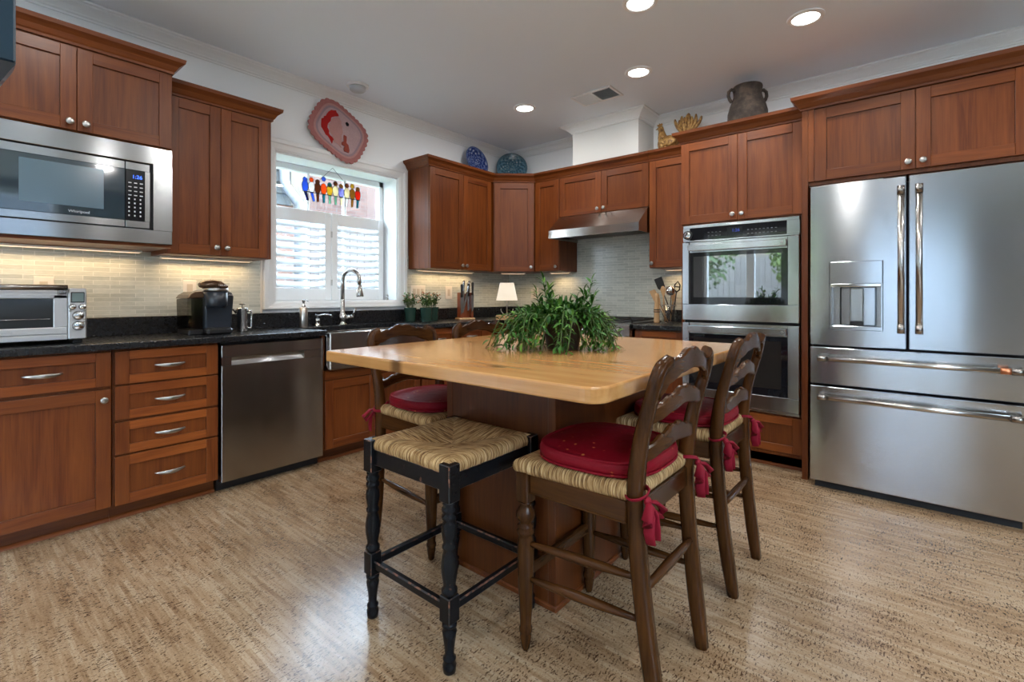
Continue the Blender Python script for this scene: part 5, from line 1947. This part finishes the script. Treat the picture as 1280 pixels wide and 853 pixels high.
def field(mb, mat, y, pts, th=0.004):
    mb.prism([rotd(*p) for p in pts], 'y', y - th, y, mat)


m = MB(Y_PALE)
n = 96
pts = [tuple(c * 0.735 for c in rr_point(2 * PI * i / n, HWd, HHt)) for i in range(n)]
m.prism([rotd(*p) for p in pts], 'y', -0.015, -0.002, Y_PALE)
fld = m.build('centre_field', t)


def blob(pts, mat, name, y=-0.0150, th=0.0035, jag=0.006):
    r2 = random.Random(len(pts) * 7)
    out = []
    for i in range(len(pts)):
        a, b = Vector(pts[i]), Vector(pts[(i + 1) % len(pts)])
        k = max(2, int((b - a).length / 0.018))
        for q in range(k):
            p = a.lerp(b, q / k)
            out.append((p.x + r2.uniform(-jag, jag), p.y + r2.uniform(-jag, jag)))
    mm = MB(mat); mm.prism(out, 'y', y - th, y, mat)
    mm.build(name, fld)


# in world-aligned coordinates (x right, z up from the rug centre)
blob([(-0.085, 0.145), (-0.03, 0.16), (0.00, 0.115), (-0.06, 0.10), (-0.105, 0.02), (-0.10, -0.045), (-0.055, -0.075), (-0.075, -0.115), (-0.125, -0.055), (-0.165, 0.0), (-0.150, 0.055)], Y_RED, 'red_shape')
blob([(-0.05, 0.10), (0.005, 0.115), (0.02, 0.02), (0.01, -0.07), (0.0, -0.13), (-0.05, -0.10), (-0.065, -0.07), (-0.09, -0.02), (-0.10, 0.03)], Y_PINK, 'pink_shape')
blob([(0.030, -0.02), (0.060, -0.035), (0.055, -0.085), (0.072, -0.115), (0.068, -0.165), (0.022, -0.16), (0.034, -0.115), (0.002, -0.10), (0.022, -0.070)], Y_RUST, 'rust_shape', -0.0185)
blob([(0.050, 0.082), (0.066, 0.092), (0.082, 0.080), (0.078, 0.062), (0.060, 0.060)], Y_BLK, 'black_spot', -0.0155, jag=0.002)

# glass birds hung in the window
LEAD = plain('dark_lead', (0.03, 0.03, 0.032), 0.5, 0.6)


def stained(name, c):
    m = NT(name)
    tr = m.n('ShaderNodeBsdfTranslucent'); tr.inputs[0].default_value = (*c, 1)
    df = m.n('ShaderNodeBsdfTransparent'); df.inputs[0].default_value = (*c, 1)
    mx = m.n('ShaderNodeMixShader'); mx.inputs[0].default_value = 0.55
    m.l(tr.outputs[0], mx.inputs[1]); m.l(df.outputs[0], mx.inputs[2])
    m.b.inputs['Base Color'].default_value = (*c, 1); m.b.inputs['Roughness'].default_value = 0.2
    m2 = m.n('ShaderNodeMixShader'); m2.inputs[0].default_value = 0.15
    m.l(mx.outputs[0], m2.inputs[1]); m.l(m.b.outputs[0], m2.inputs[2])
    m.l(m2.outputs[0], m.out.inputs[0])
    return m.m


SG = {k: stained('stained_' + k, c) for k, c in dict(blue=(0.10, 0.25, 0.75), orange=(0.90, 0.22, 0.03), brown=(0.26, 0.10, 0.03), cream=(0.85, 0.78, 0.55), white=(0.85, 0.85, 0.82),
                                                   teal=(0.05, 0.32, 0.38), lilac=(0.42, 0.42, 0.75), gold=(0.45, 0.26, 0.06), red=(0.80, 0.08, 0.03), green=(0.35, 0.60, 0.45), navy=(0.04, 0.05, 0.18), yellow=(0.75, 0.55, 0.08)).items()}
SBX, SBY = 2.088, YA + 0.060
t = thing('bird_suncatcher', 'row of colourful glass birds on a wire hanging in the window', 'suncatcher', (SBX, SBY, 1.945))
m = MB(LEAD)
m.tube([(-0.250, 0, 0.0), (0.250, 0, 0.0)], 0.0035, 8); m.build('perch_wire', t)
m = MB(LEAD)
m.tube([(-0.112, 0, 0.11), (0.0, 0, WZ1 - 0.016 - 1.945), (0.118, 0, 0.115)], 0.0016, 6); m.build('hanging_wire', t)
birds = [('blue', 'blue', 'navy', 0.100), ('orange', 'white', 'blue', 0.105), ('brown', 'brown', 'brown', 0.098), ('blue', 'orange', 'teal', 0.130), ('teal', 'yellow', 'green', 0.092), ('brown', 'cream', 'green', 0.110),
         ('gold', 'lilac', 'cream', 0.098), ('brown', 'cream', 'white', 0.112), ('yellow', 'gold', 'gold', 0.116), ('gold', 'red', 'teal', 0.098)]
for i, (hd_, bd_, tl_, hh) in enumerate(birds):
    bxp = -0.232 + i * 0.0512
    rw = 0.0265
    b = MB(SG[bd_])
    pts = [(bxp + rw * math.sin(q * 2 * PI / 20) * (1.0 if math.cos(q * 2 * PI / 20) > 0 else 0.9), 0.040 + 0.046 * math.cos(q * 2 * PI / 20)) for q in range(20)]
    b.prism(pts, 'y', -0.002, 0.002, SG[bd_])
    o = b.build('bird', t)
    b = MB(SG[hd_]); b.prism([(bxp + 0.017 * math.cos(q * PI / 8), hh - 0.008 + 0.018 * math.sin(q * PI / 8)) for q in range(16)], 'y', -0.0024, 0.0024, SG[hd_]); b.build('head', o)
    b = MB(SG[tl_]); dx = 0.020 if i in (0, 1) else (-0.006 if i > 6 else 0.0)
    b.prism([(bxp - 0.010, 0.004), (bxp + 0.012, 0.004), (bxp + 0.010 + dx, -0.066), (bxp - 0.006 + dx, -0.070)], 'y', -0.0022, 0.0022, SG[tl_]); b.build('tail', o)
    b = MB(LEAD)
    b.tube([(x, 0, z) for x, z in pts], 0.0022, 6, closed=True)
    b.tube([(bxp + 0.0175 * math.cos(q * PI / 8), 0, hh - 0.008 + 0.0185 * math.sin(q * PI / 8)) for q in range(16)], 0.0020, 6, closed=True)
    b.tube([(bxp - 0.010, 0, 0.004), (bxp - 0.006 + dx, 0, -0.070), (bxp + 0.010 + dx, 0, -0.066), (bxp + 0.012, 0, 0.004)], 0.0020, 6)
    b.build('outline', o)
# ------------------------------------------------------------------ island table
TT = 0.914
TX0, TX1, TY0, TY1 = 1.030, 2.412, 0.583, 1.850
t = thing('island_table', 'kitchen island with a thick honey-coloured butcher block top on a cherry base', 'island', (1.72, 1.22, 0.0))
ox, oy = 1.72, 1.22


def rounded_rect(x0, x1, y0, y1, cuts):
    """rectangle with rounded corners; cuts: radius at (x0,y0), (x1,y0), (x1,y1), (x0,y1)"""
    out = []
    for (cx, cy, a0), c in zip(((x0 + cuts[0], y0 + cuts[0], 180), (x1 - cuts[1], y0 + cuts[1], 270), (x1 - cuts[2], y1 - cuts[2], 0), (x0 + cuts[3], y1 - cuts[3], 90)), cuts):
        for i in range(7):
            a = math.radians(a0 + 15 * i)
            out.append((cx + c * math.cos(a), cy + c * math.sin(a)))
    return out


m = MB(TABLE)
m.prism([(x - ox, y - oy) for x, y in rounded_rect(TX0, TX1, TY0, TY1, (0.055, 0.055, 0.03, 0.02))], 'z', TT - 0.043, TT)
m.build('tabletop', t, None, 0.006)
BX0, BX1, BY0, BY1 = 1.436, 2.250, 0.990, 1.556
bz = TT - 0.0435
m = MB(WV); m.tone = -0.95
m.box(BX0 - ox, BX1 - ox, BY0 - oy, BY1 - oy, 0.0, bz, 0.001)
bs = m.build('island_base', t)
for x, y in ((BX0, BY0), (BX1 - 0.03, BY0), (BX0, BY1 - 0.03), (BX1 - 0.03, BY1 - 0.03)):
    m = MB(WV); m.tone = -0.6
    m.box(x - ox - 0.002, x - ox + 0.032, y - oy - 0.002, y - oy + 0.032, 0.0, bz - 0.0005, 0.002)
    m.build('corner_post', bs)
m = MB(WH); m.tone = -0.3
m.box(BX0 - ox - 0.008, BX1 - ox + 0.008, BY0 - oy - 0.008, BY1 - oy + 0.008, 0.0, 0.022, 0.004)
m.build('shoe_moulding', bs)


# ------------------------------------------------------------------ rush seats
def rush(name, ax):
    m = NT(name)
    co = m.coord()
    sc = [14.0, 14.0, 14.0]
    sc[ax] = 330.0
    sc2 = [20.0, 20.0, 20.0]
    sc2[ax] = 120.0
    n = m.noise(m.mapping(co, sc), 1.0, 2.0, 0.5, 0.15)
    n2 = m.noise(m.mapping(co, sc2), 1.0, 2.0, 0.6)
    f = m.math('ADD', m.math('MULTIPLY', n, 0.7), m.math('MULTIPLY', n2, 0.3))
    col = m.ramp(f, [(0.36, (0.06, 0.026, 0.008)), (0.46, (0.30, 0.165, 0.060)), (0.56, (0.55, 0.37, 0.175)), (0.68, (0.74, 0.57, 0.34))])
    m.set(Base_Color=col, Roughness=0.65)
    m.b.inputs['Specular IOR Level'].default_value = 0.25
    m.bump(f, 1.0, 0.004)
    return m.m


RUSH_X = rush('rush_strands_front', 0)
RUSH_Y = rush('rush_strands_side', 1)


def rush_seat(mb, corners, zt, dip=0.012, n=10, th=0.044):
    """corners: front-left... counter-clockwise 2D"""
    prof = [(0.0, -dip), (0.25, -dip * 0.8), (0.55, -dip * 0.35), (0.80, 0.0), (0.90, 0.0), (0.96, -0.005), (0.992, -0.014), (1.0, -0.024), (0.992, -0.034), (0.965, -th), (0.80, -th)]
    per = []
    for i in range(4):
        a, b = Vector(corners[i]), Vector(corners[(i + 1) % 4])
        for q in range(n):
            per.append((a.lerp(b, q / n), i))
    N = len(per)
    c = sum((Vector(p) for p in corners), Vector((0, 0))) / 4
    for s in range(4):
        vs, fs = [], []
        idx = [s * n + q for q in range(n + 1)]
        for f, dz in prof:
            for ii in idx:
                p = per[ii % N][0]
                q = c + (p - c) * f
                vs.append((q.x, q.y, zt + dz))
        k = n + 1
        for j in range(len(prof) - 1):
            for q in range(n):
                if j == 0:
                    fs.append((j * k + q, (j + 1) * k + q, (j + 1) * k + q + 1))
                else:
                    fs.append((j * k + q, (j + 1) * k + q, (j + 1) * k + q + 1, j * k + q + 1))
        a, b = Vector(corners[s]), Vector(corners[(s + 1) % 4])
        mat = RUSH_X if abs((b - a).x) > abs((b - a).y) else RUSH_Y
        mb.add(vs, fs, True, mat)


SQ = [(1, 0.6), (0.6, 1), (-0.6, 1), (-1, 0.6), (-1, -0.6), (-0.6, -1), (0.6, -1), (1, -0.6)]


def curve_pts(ctrl, n):
    """Catmull-Rom through control points"""
    C = [Vector(c) for c in ctrl]
    C = [C[0] * 2 - C[1]] + C + [C[-1] * 2 - C[-2]]
    out = []
    for i in range(1, len(C) - 2):
        p0, p1, p2, p3 = C[i - 1], C[i], C[i + 1], C[i + 2]
        for k in range(n):
            u = k / n
            out.append(0.5 * ((2 * p1) + (p2 - p0) * u + (2 * p0 - 5 * p1 + 4 * p2 - p3) * u * u + (3 * p1 - p0 - 3 * p2 + p3) * u ** 3))
    out.append(C[-2])
    return out


def interp(pts, x):
    for (x0, y0), (x1, y1) in zip(pts, pts[1:]):
        if x <= x1:
            u = (x - x0) / (x1 - x0)
            u = u * u * (3 - 2 * u)
            return y0 + (y1 - y0) * u
    return pts[-1][1]


def slat(mb, hw, top, bot, y0, bow, th, n=44):
    vs, fs = [], []
    for i in range(n + 1):
        x = -hw + 2 * hw * i / n
        a = abs(x) / hw
        zt, zb = interp(top, a), interp(bot, a)
        y = y0 - bow * (1 - a * a)
        e = 0.005
        for dy, z in ((-th / 2, zb + e), (-th / 2, zt - e), (-th / 2 + e, zt), (th / 2 - e, zt), (th / 2, zt - e), (th / 2, zb + e), (th / 2 - e, zb), (-th / 2 + e, zb)):
            vs.append((x, y + dy, z))
    for i in range(n):
        for j in range(8):
            fs.append((i * 8 + j, i * 8 + (j + 1) % 8, (i + 1) * 8 + (j + 1) % 8, (i + 1) * 8 + j))
    fs.append(list(range(8))); fs.append([n * 8 + j for j in range(8)][::-1])
    mb.add(vs, fs, False)


def make_chair():
    t = thing('counter_chair', 'chair', 'chair', (0, 0, 0), 0, 'ladder-back counter chairs around the island')
    FXW, FY, RY = 0.197, 0.212, -0.165
    for s in (-1, 1):
        m = MB(CW_Z); m.tone = rt(0.3)
        m.lathe([(0.009, 0), (0.013, 0.006), (0.0165, 0.030), (0.019, 0.048), (0.0165, 0.054), (0.0215, 0.060), (0.0215, 0.072), (0.0175, 0.078), (0.0205, 0.12), (0.0255, 0.24), (0.0275, 0.33), (0.0235, 0.362),
                 (0.021, 0.370), (0.0275, 0.376), (0.0285, 0.384), (0.024, 0.390), (0.026, 0.396), (0.0265, 0.402), (0.019, 0.408), (0.023, 0.416), (0.031, 0.432), (0.030, 0.446), (0.021, 0.460), (0.018, 0.468), (0.025, 0.478)], 22, (s * FXW, FY, 0))
        m.box(s * FXW - 0.023, s * FXW + 0.023, FY - 0.023, FY + 0.023, 0.477, 0.582, 0.004)
        m.build('leg', t)
        m = MB(CW_Z); m.tone = rt(0.3)
        p = curve_pts([(s * 0.174, -0.222, 0.0), (s * 0.181, -0.195, 0.20), (s * 0.187, -0.172, 0.42), (s * 0.190, -0.165, 0.60), (s * 0.196, -0.182, 0.74), (s * 0.204, -0.214, 0.86), (s * 0.201, -0.228, 0.915), (s * 0.184, -0.236, 0.948), (s * 0.150, -0.243, 0.962)], 5)
        R = []
        for q in p:
            z = q.z
            R.append((0.0215 - 0.004 * max(0, min(1, (z - 0.62) / 0.3)) - 0.004 * max(0, (0.12 - z) / 0.12), 0.0225 - 0.006 * max(0, min(1, (z - 0.62) / 0.25)) - 0.004 * max(0, (0.12 - z) / 0.12)))
        m.tube(p, R, sect=SQ, ref=(0, 1, 0))
        m.build('leg', t)
    # aprons
    m = MB(CW_X); m.tone = 0.1; m.box(-FXW + 0.02, FXW - 0.02, FY - 0.004, FY + 0.016, 0.512, 0.576, 0.004); m.build('front_rail', t)
    m = MB(CW_X); m.tone = -0.1; m.box(-0.172, 0.172, RY - 0.012, RY + 0.010, 0.512, 0.576, 0.004); m.build('back_rail', t)
    for s in (-1, 1):
        m = MB(CW_Y); m.tone = rt(0.2)
        a = math.atan2(s * (FXW - 0.190), FY - RY)
        m.M = Matrix.Translation((s * 0.1945, (FY + RY) / 2, 0.544)) @ Matrix.Rotation(-a, 4, 'Z')
        m.box(-0.010, 0.010, -0.166, 0.166, -0.032, 0.032, 0.004)
        m.box(-0.013, 0.013, -0.166, 0.166, -0.034, -0.028, 0.002)
        m.build('side_rail', t)
    # stretchers
    for s in (-1, 1):
        for z0, z1 in ((0.345, 0.365), (0.232, 0.252)):
            m = MB(CW_Y); m.tone = rt(0.3)
            a, b = Vector((s * FXW, FY - 0.012, z0)), Vector((s * 0.183, -0.178, z1))
            m.tube([a.lerp(b, f) for f in (0, 0.1, 0.3, 0.5, 0.7, 0.9, 1)], [0.0085, 0.0095, 0.0135, 0.0150, 0.0135, 0.0095, 0.0085], 14); m.build('stretcher', t)
    m = MB(CW_X); m.tone = 0.0
    m.tube([(-0.185, -0.186, 0.338), (-0.11, -0.186, 0.338), (0, -0.186, 0.338), (0.11, -0.186, 0.338), (0.185, -0.186, 0.338)], [0.009, 0.0125, 0.015, 0.0125, 0.009], 14); m.build('stretcher', t)
    m = MB(CW_X); m.tone = -0.1
    m.box(-FXW + 0.015, FXW - 0.015, FY - 0.010, FY + 0.010, 0.232, 0.270, 0.004); m.build('stretcher', t)
    # ladder back
    m = MB(CW_X); m.tone = 0.0
    slat(m, 0.192, [(0, 0.985), (0.13, 0.990), (0.20, 0.987), (0.34, 0.975), (0.46, 0.967), (0.52, 0.969), (0.75, 0.958), (1, 0.948)], [(0, 0.929), (0.35, 0.922), (0.75, 0.900), (0.92, 0.876), (1, 0.86)], -0.226, 0.022, 0.021)
    m.build('crest_rail', t)
    m = MB(CW_X); m.tone = 0.12
    slat(m, 0.194, [(0, 0.872), (0.12, 0.877), (0.20, 0.874), (0.34, 0.862), (0.44, 0.856), (0.50, 0.858), (0.75, 0.842), (1, 0.836)], [(0, 0.823), (0.4, 0.812), (0.8, 0.796), (1, 0.792)], -0.204, 0.022, 0.018)
    m.build('back_slat', t)
    m = MB(CW_X); m.tone = -0.08
    slat(m, 0.190, [(0, 0.758), (0.12, 0.763), (0.20, 0.760), (0.34, 0.748), (0.44, 0.742), (0.50, 0.744), (0.75, 0.728), (1, 0.722)], [(0, 0.706), (0.4, 0.696), (0.8, 0.684), (1, 0.680)], -0.180, 0.020, 0.018)
    m.build('back_slat', t)
    m = MB(RUSH_X)
    rush_seat(m, [(-0.205, -0.172), (0.205, -0.172), (0.228, 0.242), (-0.228, 0.242)], 0.618)
    m.build('rush_seat', t)
    return t


RED = NT('red_sprigged_cotton')
rv = RED.n('ShaderNodeTexVoronoi'); RED.l(RED.coord(), rv.inputs['Vector']); rv.inputs['Scale'].default_value = 21.0; rv.inputs['Randomness'].default_value = 0.55
rw_ = RED.noise(RED.coord(), 60.0, 2.0, 0.5)
rf = RED.math('ADD', rv.outputs['Distance'], RED.math('MULTIPLY', rw_, 0.22))
rc = RED.ramp(rf, [(0.155, (0.60, 0.27, 0.07)), (0.20, (0.34, 0.04, 0.02)), (0.24, (0.205, 0.0018, 0.011))])
RED.set(Base_Color=rc, Roughness=0.55)
RED.b.inputs['Specular IOR Level'].default_value = 0.2
RED.bump(RED.noise(RED.coord(), 14.0, 2.0, 0.5), 0.25, 0.02)
RED = RED.m
REDP = plain('red_cotton_tie', (0.225, 0.006, 0.020), 0.6, spec=0.2)


def make_cushion():
    """local origin on top of the rush seat, at the chair centre"""
    t = thing('seat_cushion', 'cushion', 'cushion', (0, 0, 0), 0, 'red tie-on cushions on the chairs')

    def outline(a, k=1.0):
        c, s = math.cos(a), math.sin(a)
        hw, hh = 0.205, 0.200
        p = 3.2 if s < 0 else 2.7
        r = (abs(c / hw) ** p + abs(s / hh) ** p) ** (-1 / p)
        x, y = r * c * k, r * s * k
        return x * (1.0 + 0.06 * y / hh), y + 0.022
    N = 64
    prof = [(0.0, -0.004), (0.6, -0.003), (0.90, 0.0), (0.97, 0.006), (1.0, 0.017), (1.0, 0.030), (0.985, 0.039), (0.955, 0.0435), (0.935, 0.042), (0.88, 0.0445), (0.7, 0.052), (0.45, 0.057), (0.2, 0.0585), (0.0, 0.059)]
    vs, fs = [], []
    for k, z in prof:
        for i in range(N):
            a = 2 * PI * i / N
            x, y = outline(a, max(k, 0.001))
            vs.append((x, y, z + 0.006 + 0.003 * math.sin(3 * a) * k * (1 if z > 0.03 else 0)))
    for j in range(len(prof) - 1):
        for i in range(N):
            i2 = (i + 1) % N
            fs.append((j * N + i, j * N + i2, (j + 1) * N + i2, (j + 1) * N + i))
    m = MB(RED); m.add(vs, fs, True); m.build('cushion_pad', t)
    m = MB(RED)
    for k, z in ((0.965, 0.0470), (0.985, 0.011)):
        m.tube([(*outline(2 * PI * i / N, k), z) for i in range(N)], 0.0042, 8, closed=True)
    m.build('piping', t)
    for s in (-1, 1):
        lx, ly, lz = s * 0.190, -0.170, -0.015
        m = MB(REDP)
        loop = [(lx + 0.030 * math.cos(a), ly + 0.030 * math.sin(a), lz - 0.006 * math.sin(a) - 0.01 * s * math.cos(a)) for a in [i * 2 * PI / 20 for i in range(20)]]
        m.tube(loop, (0.003, 0.007), 8, closed=True)
        kx, ky, kz = lx + s * 0.006, ly - 0.032, lz - 0.012
        m.ball((kx, ky, kz), (0.013, 0.010, 0.013), 10, 8)
        for dx, L in ((-1, 0.046), (1, 0.052)):
            m.tube([(kx, ky, kz), (kx + dx * 0.020, ky - 0.014, kz - 0.005), (kx + dx * L, ky - 0.020, kz - 0.030), (kx + dx * (L - 0.010), ky - 0.016, kz - 0.050), (kx + dx * 0.014, ky - 0.010, kz - 0.026), (kx, ky, kz)],
                   [(0.004, 0.005), (0.006, 0.012), (0.006, 0.017), (0.006, 0.015), (0.005, 0.010), (0.004, 0.005)], 8, ref=(0, 1, 0))
            m.tube([(kx, ky, kz), (kx + dx * 0.012, ky - 0.014, kz - 0.035), (kx + dx * 0.020, ky - 0.012, kz - 0.075), (kx + dx * 0.016, ky - 0.016, kz - 0.105)],
                   [(0.003, 0.005), (0.0035, 0.013), (0.0035, 0.016), (0.003, 0.014)], 8, ref=(0, 1, 0))
        m.tube([(s * 0.165, -0.135, 0.012), (lx, ly + 0.03, lz + 0.004)], (0.003, 0.008), 8)
        m.build('tie', t)
    return t


CHAIRS = [((1.425, 0.750), 0.0, 'dark walnut ladder-back counter chair nearest the camera, next to the black stool', 'red cushion tied to the nearest chair, beside the black stool'),
          ((2.118, 0.748), 0.0, 'dark walnut ladder-back counter chair in front of the oven tower, right of the nearest chair', 'red cushion tied to the chair in front of the oven tower'),
          ((1.580, 1.812), PI, 'dark walnut ladder-back counter chair facing the camera in front of the farmhouse sink', 'dark red cushion on the chair in front of the farmhouse sink'),
          ((2.145, 1.812), PI, 'dark walnut ladder-back counter chair mostly hidden behind the island top and leafy plant', 'red cushion hidden under the island top on the far chair behind the leafy plant')]
ch0, cu0 = make_chair(), make_cushion()
for i, ((x, y), rz, lc, lq) in enumerate(CHAIRS):
    c = ch0 if i == 0 else copy_tree(ch0)
    q = cu0 if i == 0 else copy_tree(cu0)
    c.location = (x, y, 0); c.rotation_euler = (0, 0, rz); c['label'] = lc
    q.location = (x, y, 0.6145); q.rotation_euler = (0, 0, rz); q['label'] = lq

# ------------------------------------------------------------------ black stool
BLKP = NT('worn_black_paint')
bn_ = BLKP.noise(BLKP.coord(), 45.0, 5.0, 0.7)
BLKP.set(Base_Color=BLKP.ramp(bn_, [(0.0, (0.005, 0.006, 0.008)), (0.66, (0.007, 0.008, 0.010)), (0.70, (0.10, 0.045, 0.03))]), Roughness=0.24)
BLKP.b.inputs['Specular IOR Level'].default_value = 0.18
BLKP = BLKP.m
WORN = NT('rubbed_edge_paint')
wn_ = WORN.noise(WORN.coord(), 30.0, 4.0, 0.7)
WORN.set(Base_Color=WORN.ramp(wn_, [(0.50, (0.010, 0.011, 0.013)), (0.56, (0.19, 0.075, 0.042)), (0.70, (0.33, 0.17, 0.11))]), Roughness=0.45)
WORN = WORN.m
SC = 0.198
t = thing('black_stool', 'black painted stool with turned legs and woven rush seat left of the island', 'stool', (1.203, 1.278, 0.0))
for sx_ in (-1, 1):
    for sy_ in (-1, 1):
        m = MB(BLKP); cx_, cy_ = sx_ * SC, sy_ * SC
        m.lathe([(0.015, 0.0), (0.019, 0.004), (0.021, 0.025), (0.017, 0.036), (0.020, 0.042), (0.020, 0.047), (0.0135, 0.054), (0.015, 0.075), (0.020, 0.110), (0.0225, 0.128), (0.016, 0.136), (0.023, 0.142), (0.023, 0.150), (0.017, 0.157)], 20, (cx_, cy_, 0))
        m.box(cx_ - 0.0225, cx_ + 0.0225, cy_ - 0.0225, cy_ + 0.0225, 0.156, 0.236, 0.003, None, WORN)
        m.lathe([(0.017, 0.235), (0.0245, 0.242), (0.0245, 0.254), (0.0185, 0.261), (0.020, 0.275), (0.0245, 0.30), (0.026, 0.325), (0.0225, 0.352), (0.018, 0.372), (0.0225, 0.378), (0.0225, 0.386), (0.018, 0.392), (0.0215, 0.405), (0.0245, 0.428), (0.0225, 0.450),
                 (0.018, 0.460), (0.0235, 0.466), (0.0235, 0.476), (0.0185, 0.482), (0.023, 0.488), (0.0235, 0.498), (0.018, 0.505), (0.022, 0.511), (0.019, 0.520)], 20, (cx_, cy_, 0))
        m.box(cx_ - 0.0235, cx_ + 0.0235, cy_ - 0.0235, cy_ + 0.0235, 0.518, 0.632, 0.003, None, WORN)
        m.build('leg', t)
for k in range(4):
    m = MB(BLKP)
    m.M = Matrix.Rotation(k * PI / 2, 4, 'Z')
    m.box(-SC + 0.020, SC - 0.020, -SC - 0.010, -SC + 0.012, 0.545, 0.600, 0.002, None, WORN); m.build('seat_rail', t)
    m = MB(BLKP)
    m.M = Matrix.Rotation(k * PI / 2, 4, 'Z')
    m.box(-SC + 0.018, SC - 0.018, -SC - 0.011, -SC + 0.011, 0.180, 0.208, 0.004, None, WORN); m.build('stretcher', t)
m = MB(RUSH_X)
rush_seat(m, [(-SC - 0.012, -SC - 0.012), (SC + 0.012, -SC - 0.012), (SC + 0.012, SC + 0.012), (-SC - 0.012, SC + 0.012)], 0.637, 0.030, 10, 0.046)
m.build('rush_seat', t)

# ------------------------------------------------------------------ leafy plant on the island
PX, PY = 1.700, 1.135
t = thing('leafy_plant', 'large green trailing plant in a dark pot in the middle of the island top', 'potted plant', (PX, PY, TT))
m = MB(plain('dark_brown_pot', (0.030, 0.020, 0.018), 0.45))
m.lathe([(0.0, 0.0), (0.062, 0.0), (0.066, 0.006), (0.084, 0.098), (0.090, 0.102), (0.092, 0.122), (0.086, 0.124), (0.080, 0.105), (0.0, 0.102)], 36, cap=False); m.build('pot', t, recalc=True)
LG = [plain('plant_leaf_a', (0.022, 0.090, 0.014), 0.5, spec=0.25), plain('plant_leaf_b', (0.048, 0.155, 0.022), 0.5, spec=0.25), plain('plant_leaf_c', (0.120, 0.260, 0.040), 0.5, spec=0.25)]
STM = plain('plant_stem', (0.07, 0.13, 0.03), 0.6)
r2 = random.Random(21)
m = MB(LG[0])
RV = Vector((0.639, -0.769, 0)); DV = Vector((0.769, 0.639, 0))     # across and away, seen from the room


def leaf(mb, p, d, L, wd, up):
    d = d.normalized()
    s = d.cross(up)
    if s.length < 1e-3:
        s = d.orthogonal()
    s.normalize()
    n = s.cross(d).normalized()
    droop = -0.22 * L
    a = p
    b1 = p + d * L * 0.38 + n * L * 0.06
    b2 = p + d * L * 0.72 + n * L * 0.0
    c = p + d * L + n * droop * 0.8
    f = n * wd * 0.35
    vs = [a, b1 + s * wd + f, b1, b1 - s * wd + f, b2 + s * wd * 0.7 + f * 0.7, b2, b2 - s * wd * 0.7 + f * 0.7, c]
    vs = [Vector((v.x, v.y, max(v.z, 0.002))) for v in vs]
    fs = [(0, 1, 2), (0, 2, 3), (1, 4, 5, 2), (2, 5, 6, 3), (4, 7, 5), (5, 7, 6)]
    mb.add(vs, fs, True, r2.choice(LG + [LG[0], LG[1]]))


def stem(p0, ctrl, nl, Lf, wd):
    pts = curve_pts([p0] + ctrl, 5)
    pts = [Vector((p.x, p.y, max(p.z, 0.004))) for p in pts]
    m.tube(pts, [0.0022] * len(pts), 5, STM)
    n = len(pts)
    for k in range(nl):
        f = 0.14 + 0.86 * k / (nl - 1)
        i = min(n - 2, int(f * (n - 1)))
        p = pts[i].lerp(pts[i + 1], f * (n - 1) - i)
        d = (pts[i + 1] - pts[i]).normalized()
        side = d.cross(Vector((0, 0, 1)))
        if side.length < 0.2:
            side = Vector((r2.uniform(-1, 1), r2.uniform(-1, 1), 0))
        side.normalize()
        up = side.cross(d).normalized()
        a = r2.uniform(0, 2 * PI)
        out = (side * math.cos(a) + up * math.sin(a))
        v = d * r2.uniform(0.25, 0.8) + out * r2.uniform(0.7, 1.1) + Vector((0, 0, r2.uniform(-0.1, 0.35)))
        leaf(m, p, v, Lf * r2.uniform(0.75, 1.2), wd * r2.uniform(0.8, 1.2), Vector((r2.uniform(-0.4, 0.4), r2.uniform(-0.4, 0.4), 1)).normalized())
    leaf(m, pts[-1], pts[-1] - pts[-2], Lf, wd, Vector((0.1, 0.1, 1)))


def arm(across, away, peak, end, nl=15, Lf=0.042, wd=0.0066):
    h = RV * across + DV * away
    s = Vector((r2.uniform(-0.03, 0.03), r2.uniform(-0.03, 0.03), 0.10))
    stem(s, [s + h * 0.35 + Vector((0, 0, peak * 0.75)), s + h * 0.72 + Vector((0, 0, peak * 0.8)), h + Vector((0, 0, end))], nl, Lf, wd)


# two upright sprigs, the mass, trailing ends
for dx, hgt in ((-0.075, 0.285), (-0.055, 0.245), (-0.100, 0.235), (-0.035, 0.215), (0.080, 0.235), (0.108, 0.280), (0.125, 0.225), (0.060, 0.205), (0.0, 0.185), (0.03, 0.19)):
    s = Vector((0, 0, 0.10)); h = RV * dx + DV * r2.uniform(-0.03, 0.03)
    stem(s, [s + h * 0.5 + Vector((0, 0, hgt * 0.3)), h * 0.9 + Vector((0, 0, hgt * 0.75)), h * 1.1 + Vector((0, 0, hgt))], 30, 0.046, 0.0060)
for k in range(128):
    a = r2.uniform(0, 2 * PI)
    if math.radians(272) < a < math.radians(306):
        continue      # the pot shows between the trailing stems
    L = r2.uniform(0.11, 0.225)
    ac, aw = L * math.cos(a), L * math.sin(a) * 0.95
    if ac < 0:
        ac *= 1.22
    pk = r2.uniform(0.02, 0.105) * (1.1 - abs(ac) * 1.8)
    arm(ac, aw, pk, r2.uniform(0.01, 0.10) * (1.0 if aw > -0.05 else 0.8), 16)
for k in range(24):      # short shoots filling the crown
    a = r2.uniform(0, 2 * PI); L = r2.uniform(0.03, 0.12)
    arm(L * math.cos(a), L * math.sin(a), r2.uniform(0.04, 0.09), r2.uniform(0.10, 0.175), 13)
for ac, aw in ((-0.315, 0.05), (-0.29, -0.03), (-0.27, 0.10), (-0.25, -0.08), (-0.30, 0.0), (0.205, 0.06), (0.225, -0.02), (0.20, -0.08), (0.215, 0.02), (-0.10, -0.17), (-0.04, -0.16), (-0.16, -0.14), (0.12, -0.13)):
    arm(ac, aw, 0.05, 0.012, 17, 0.044, 0.0058)
m.build('foliage', t)
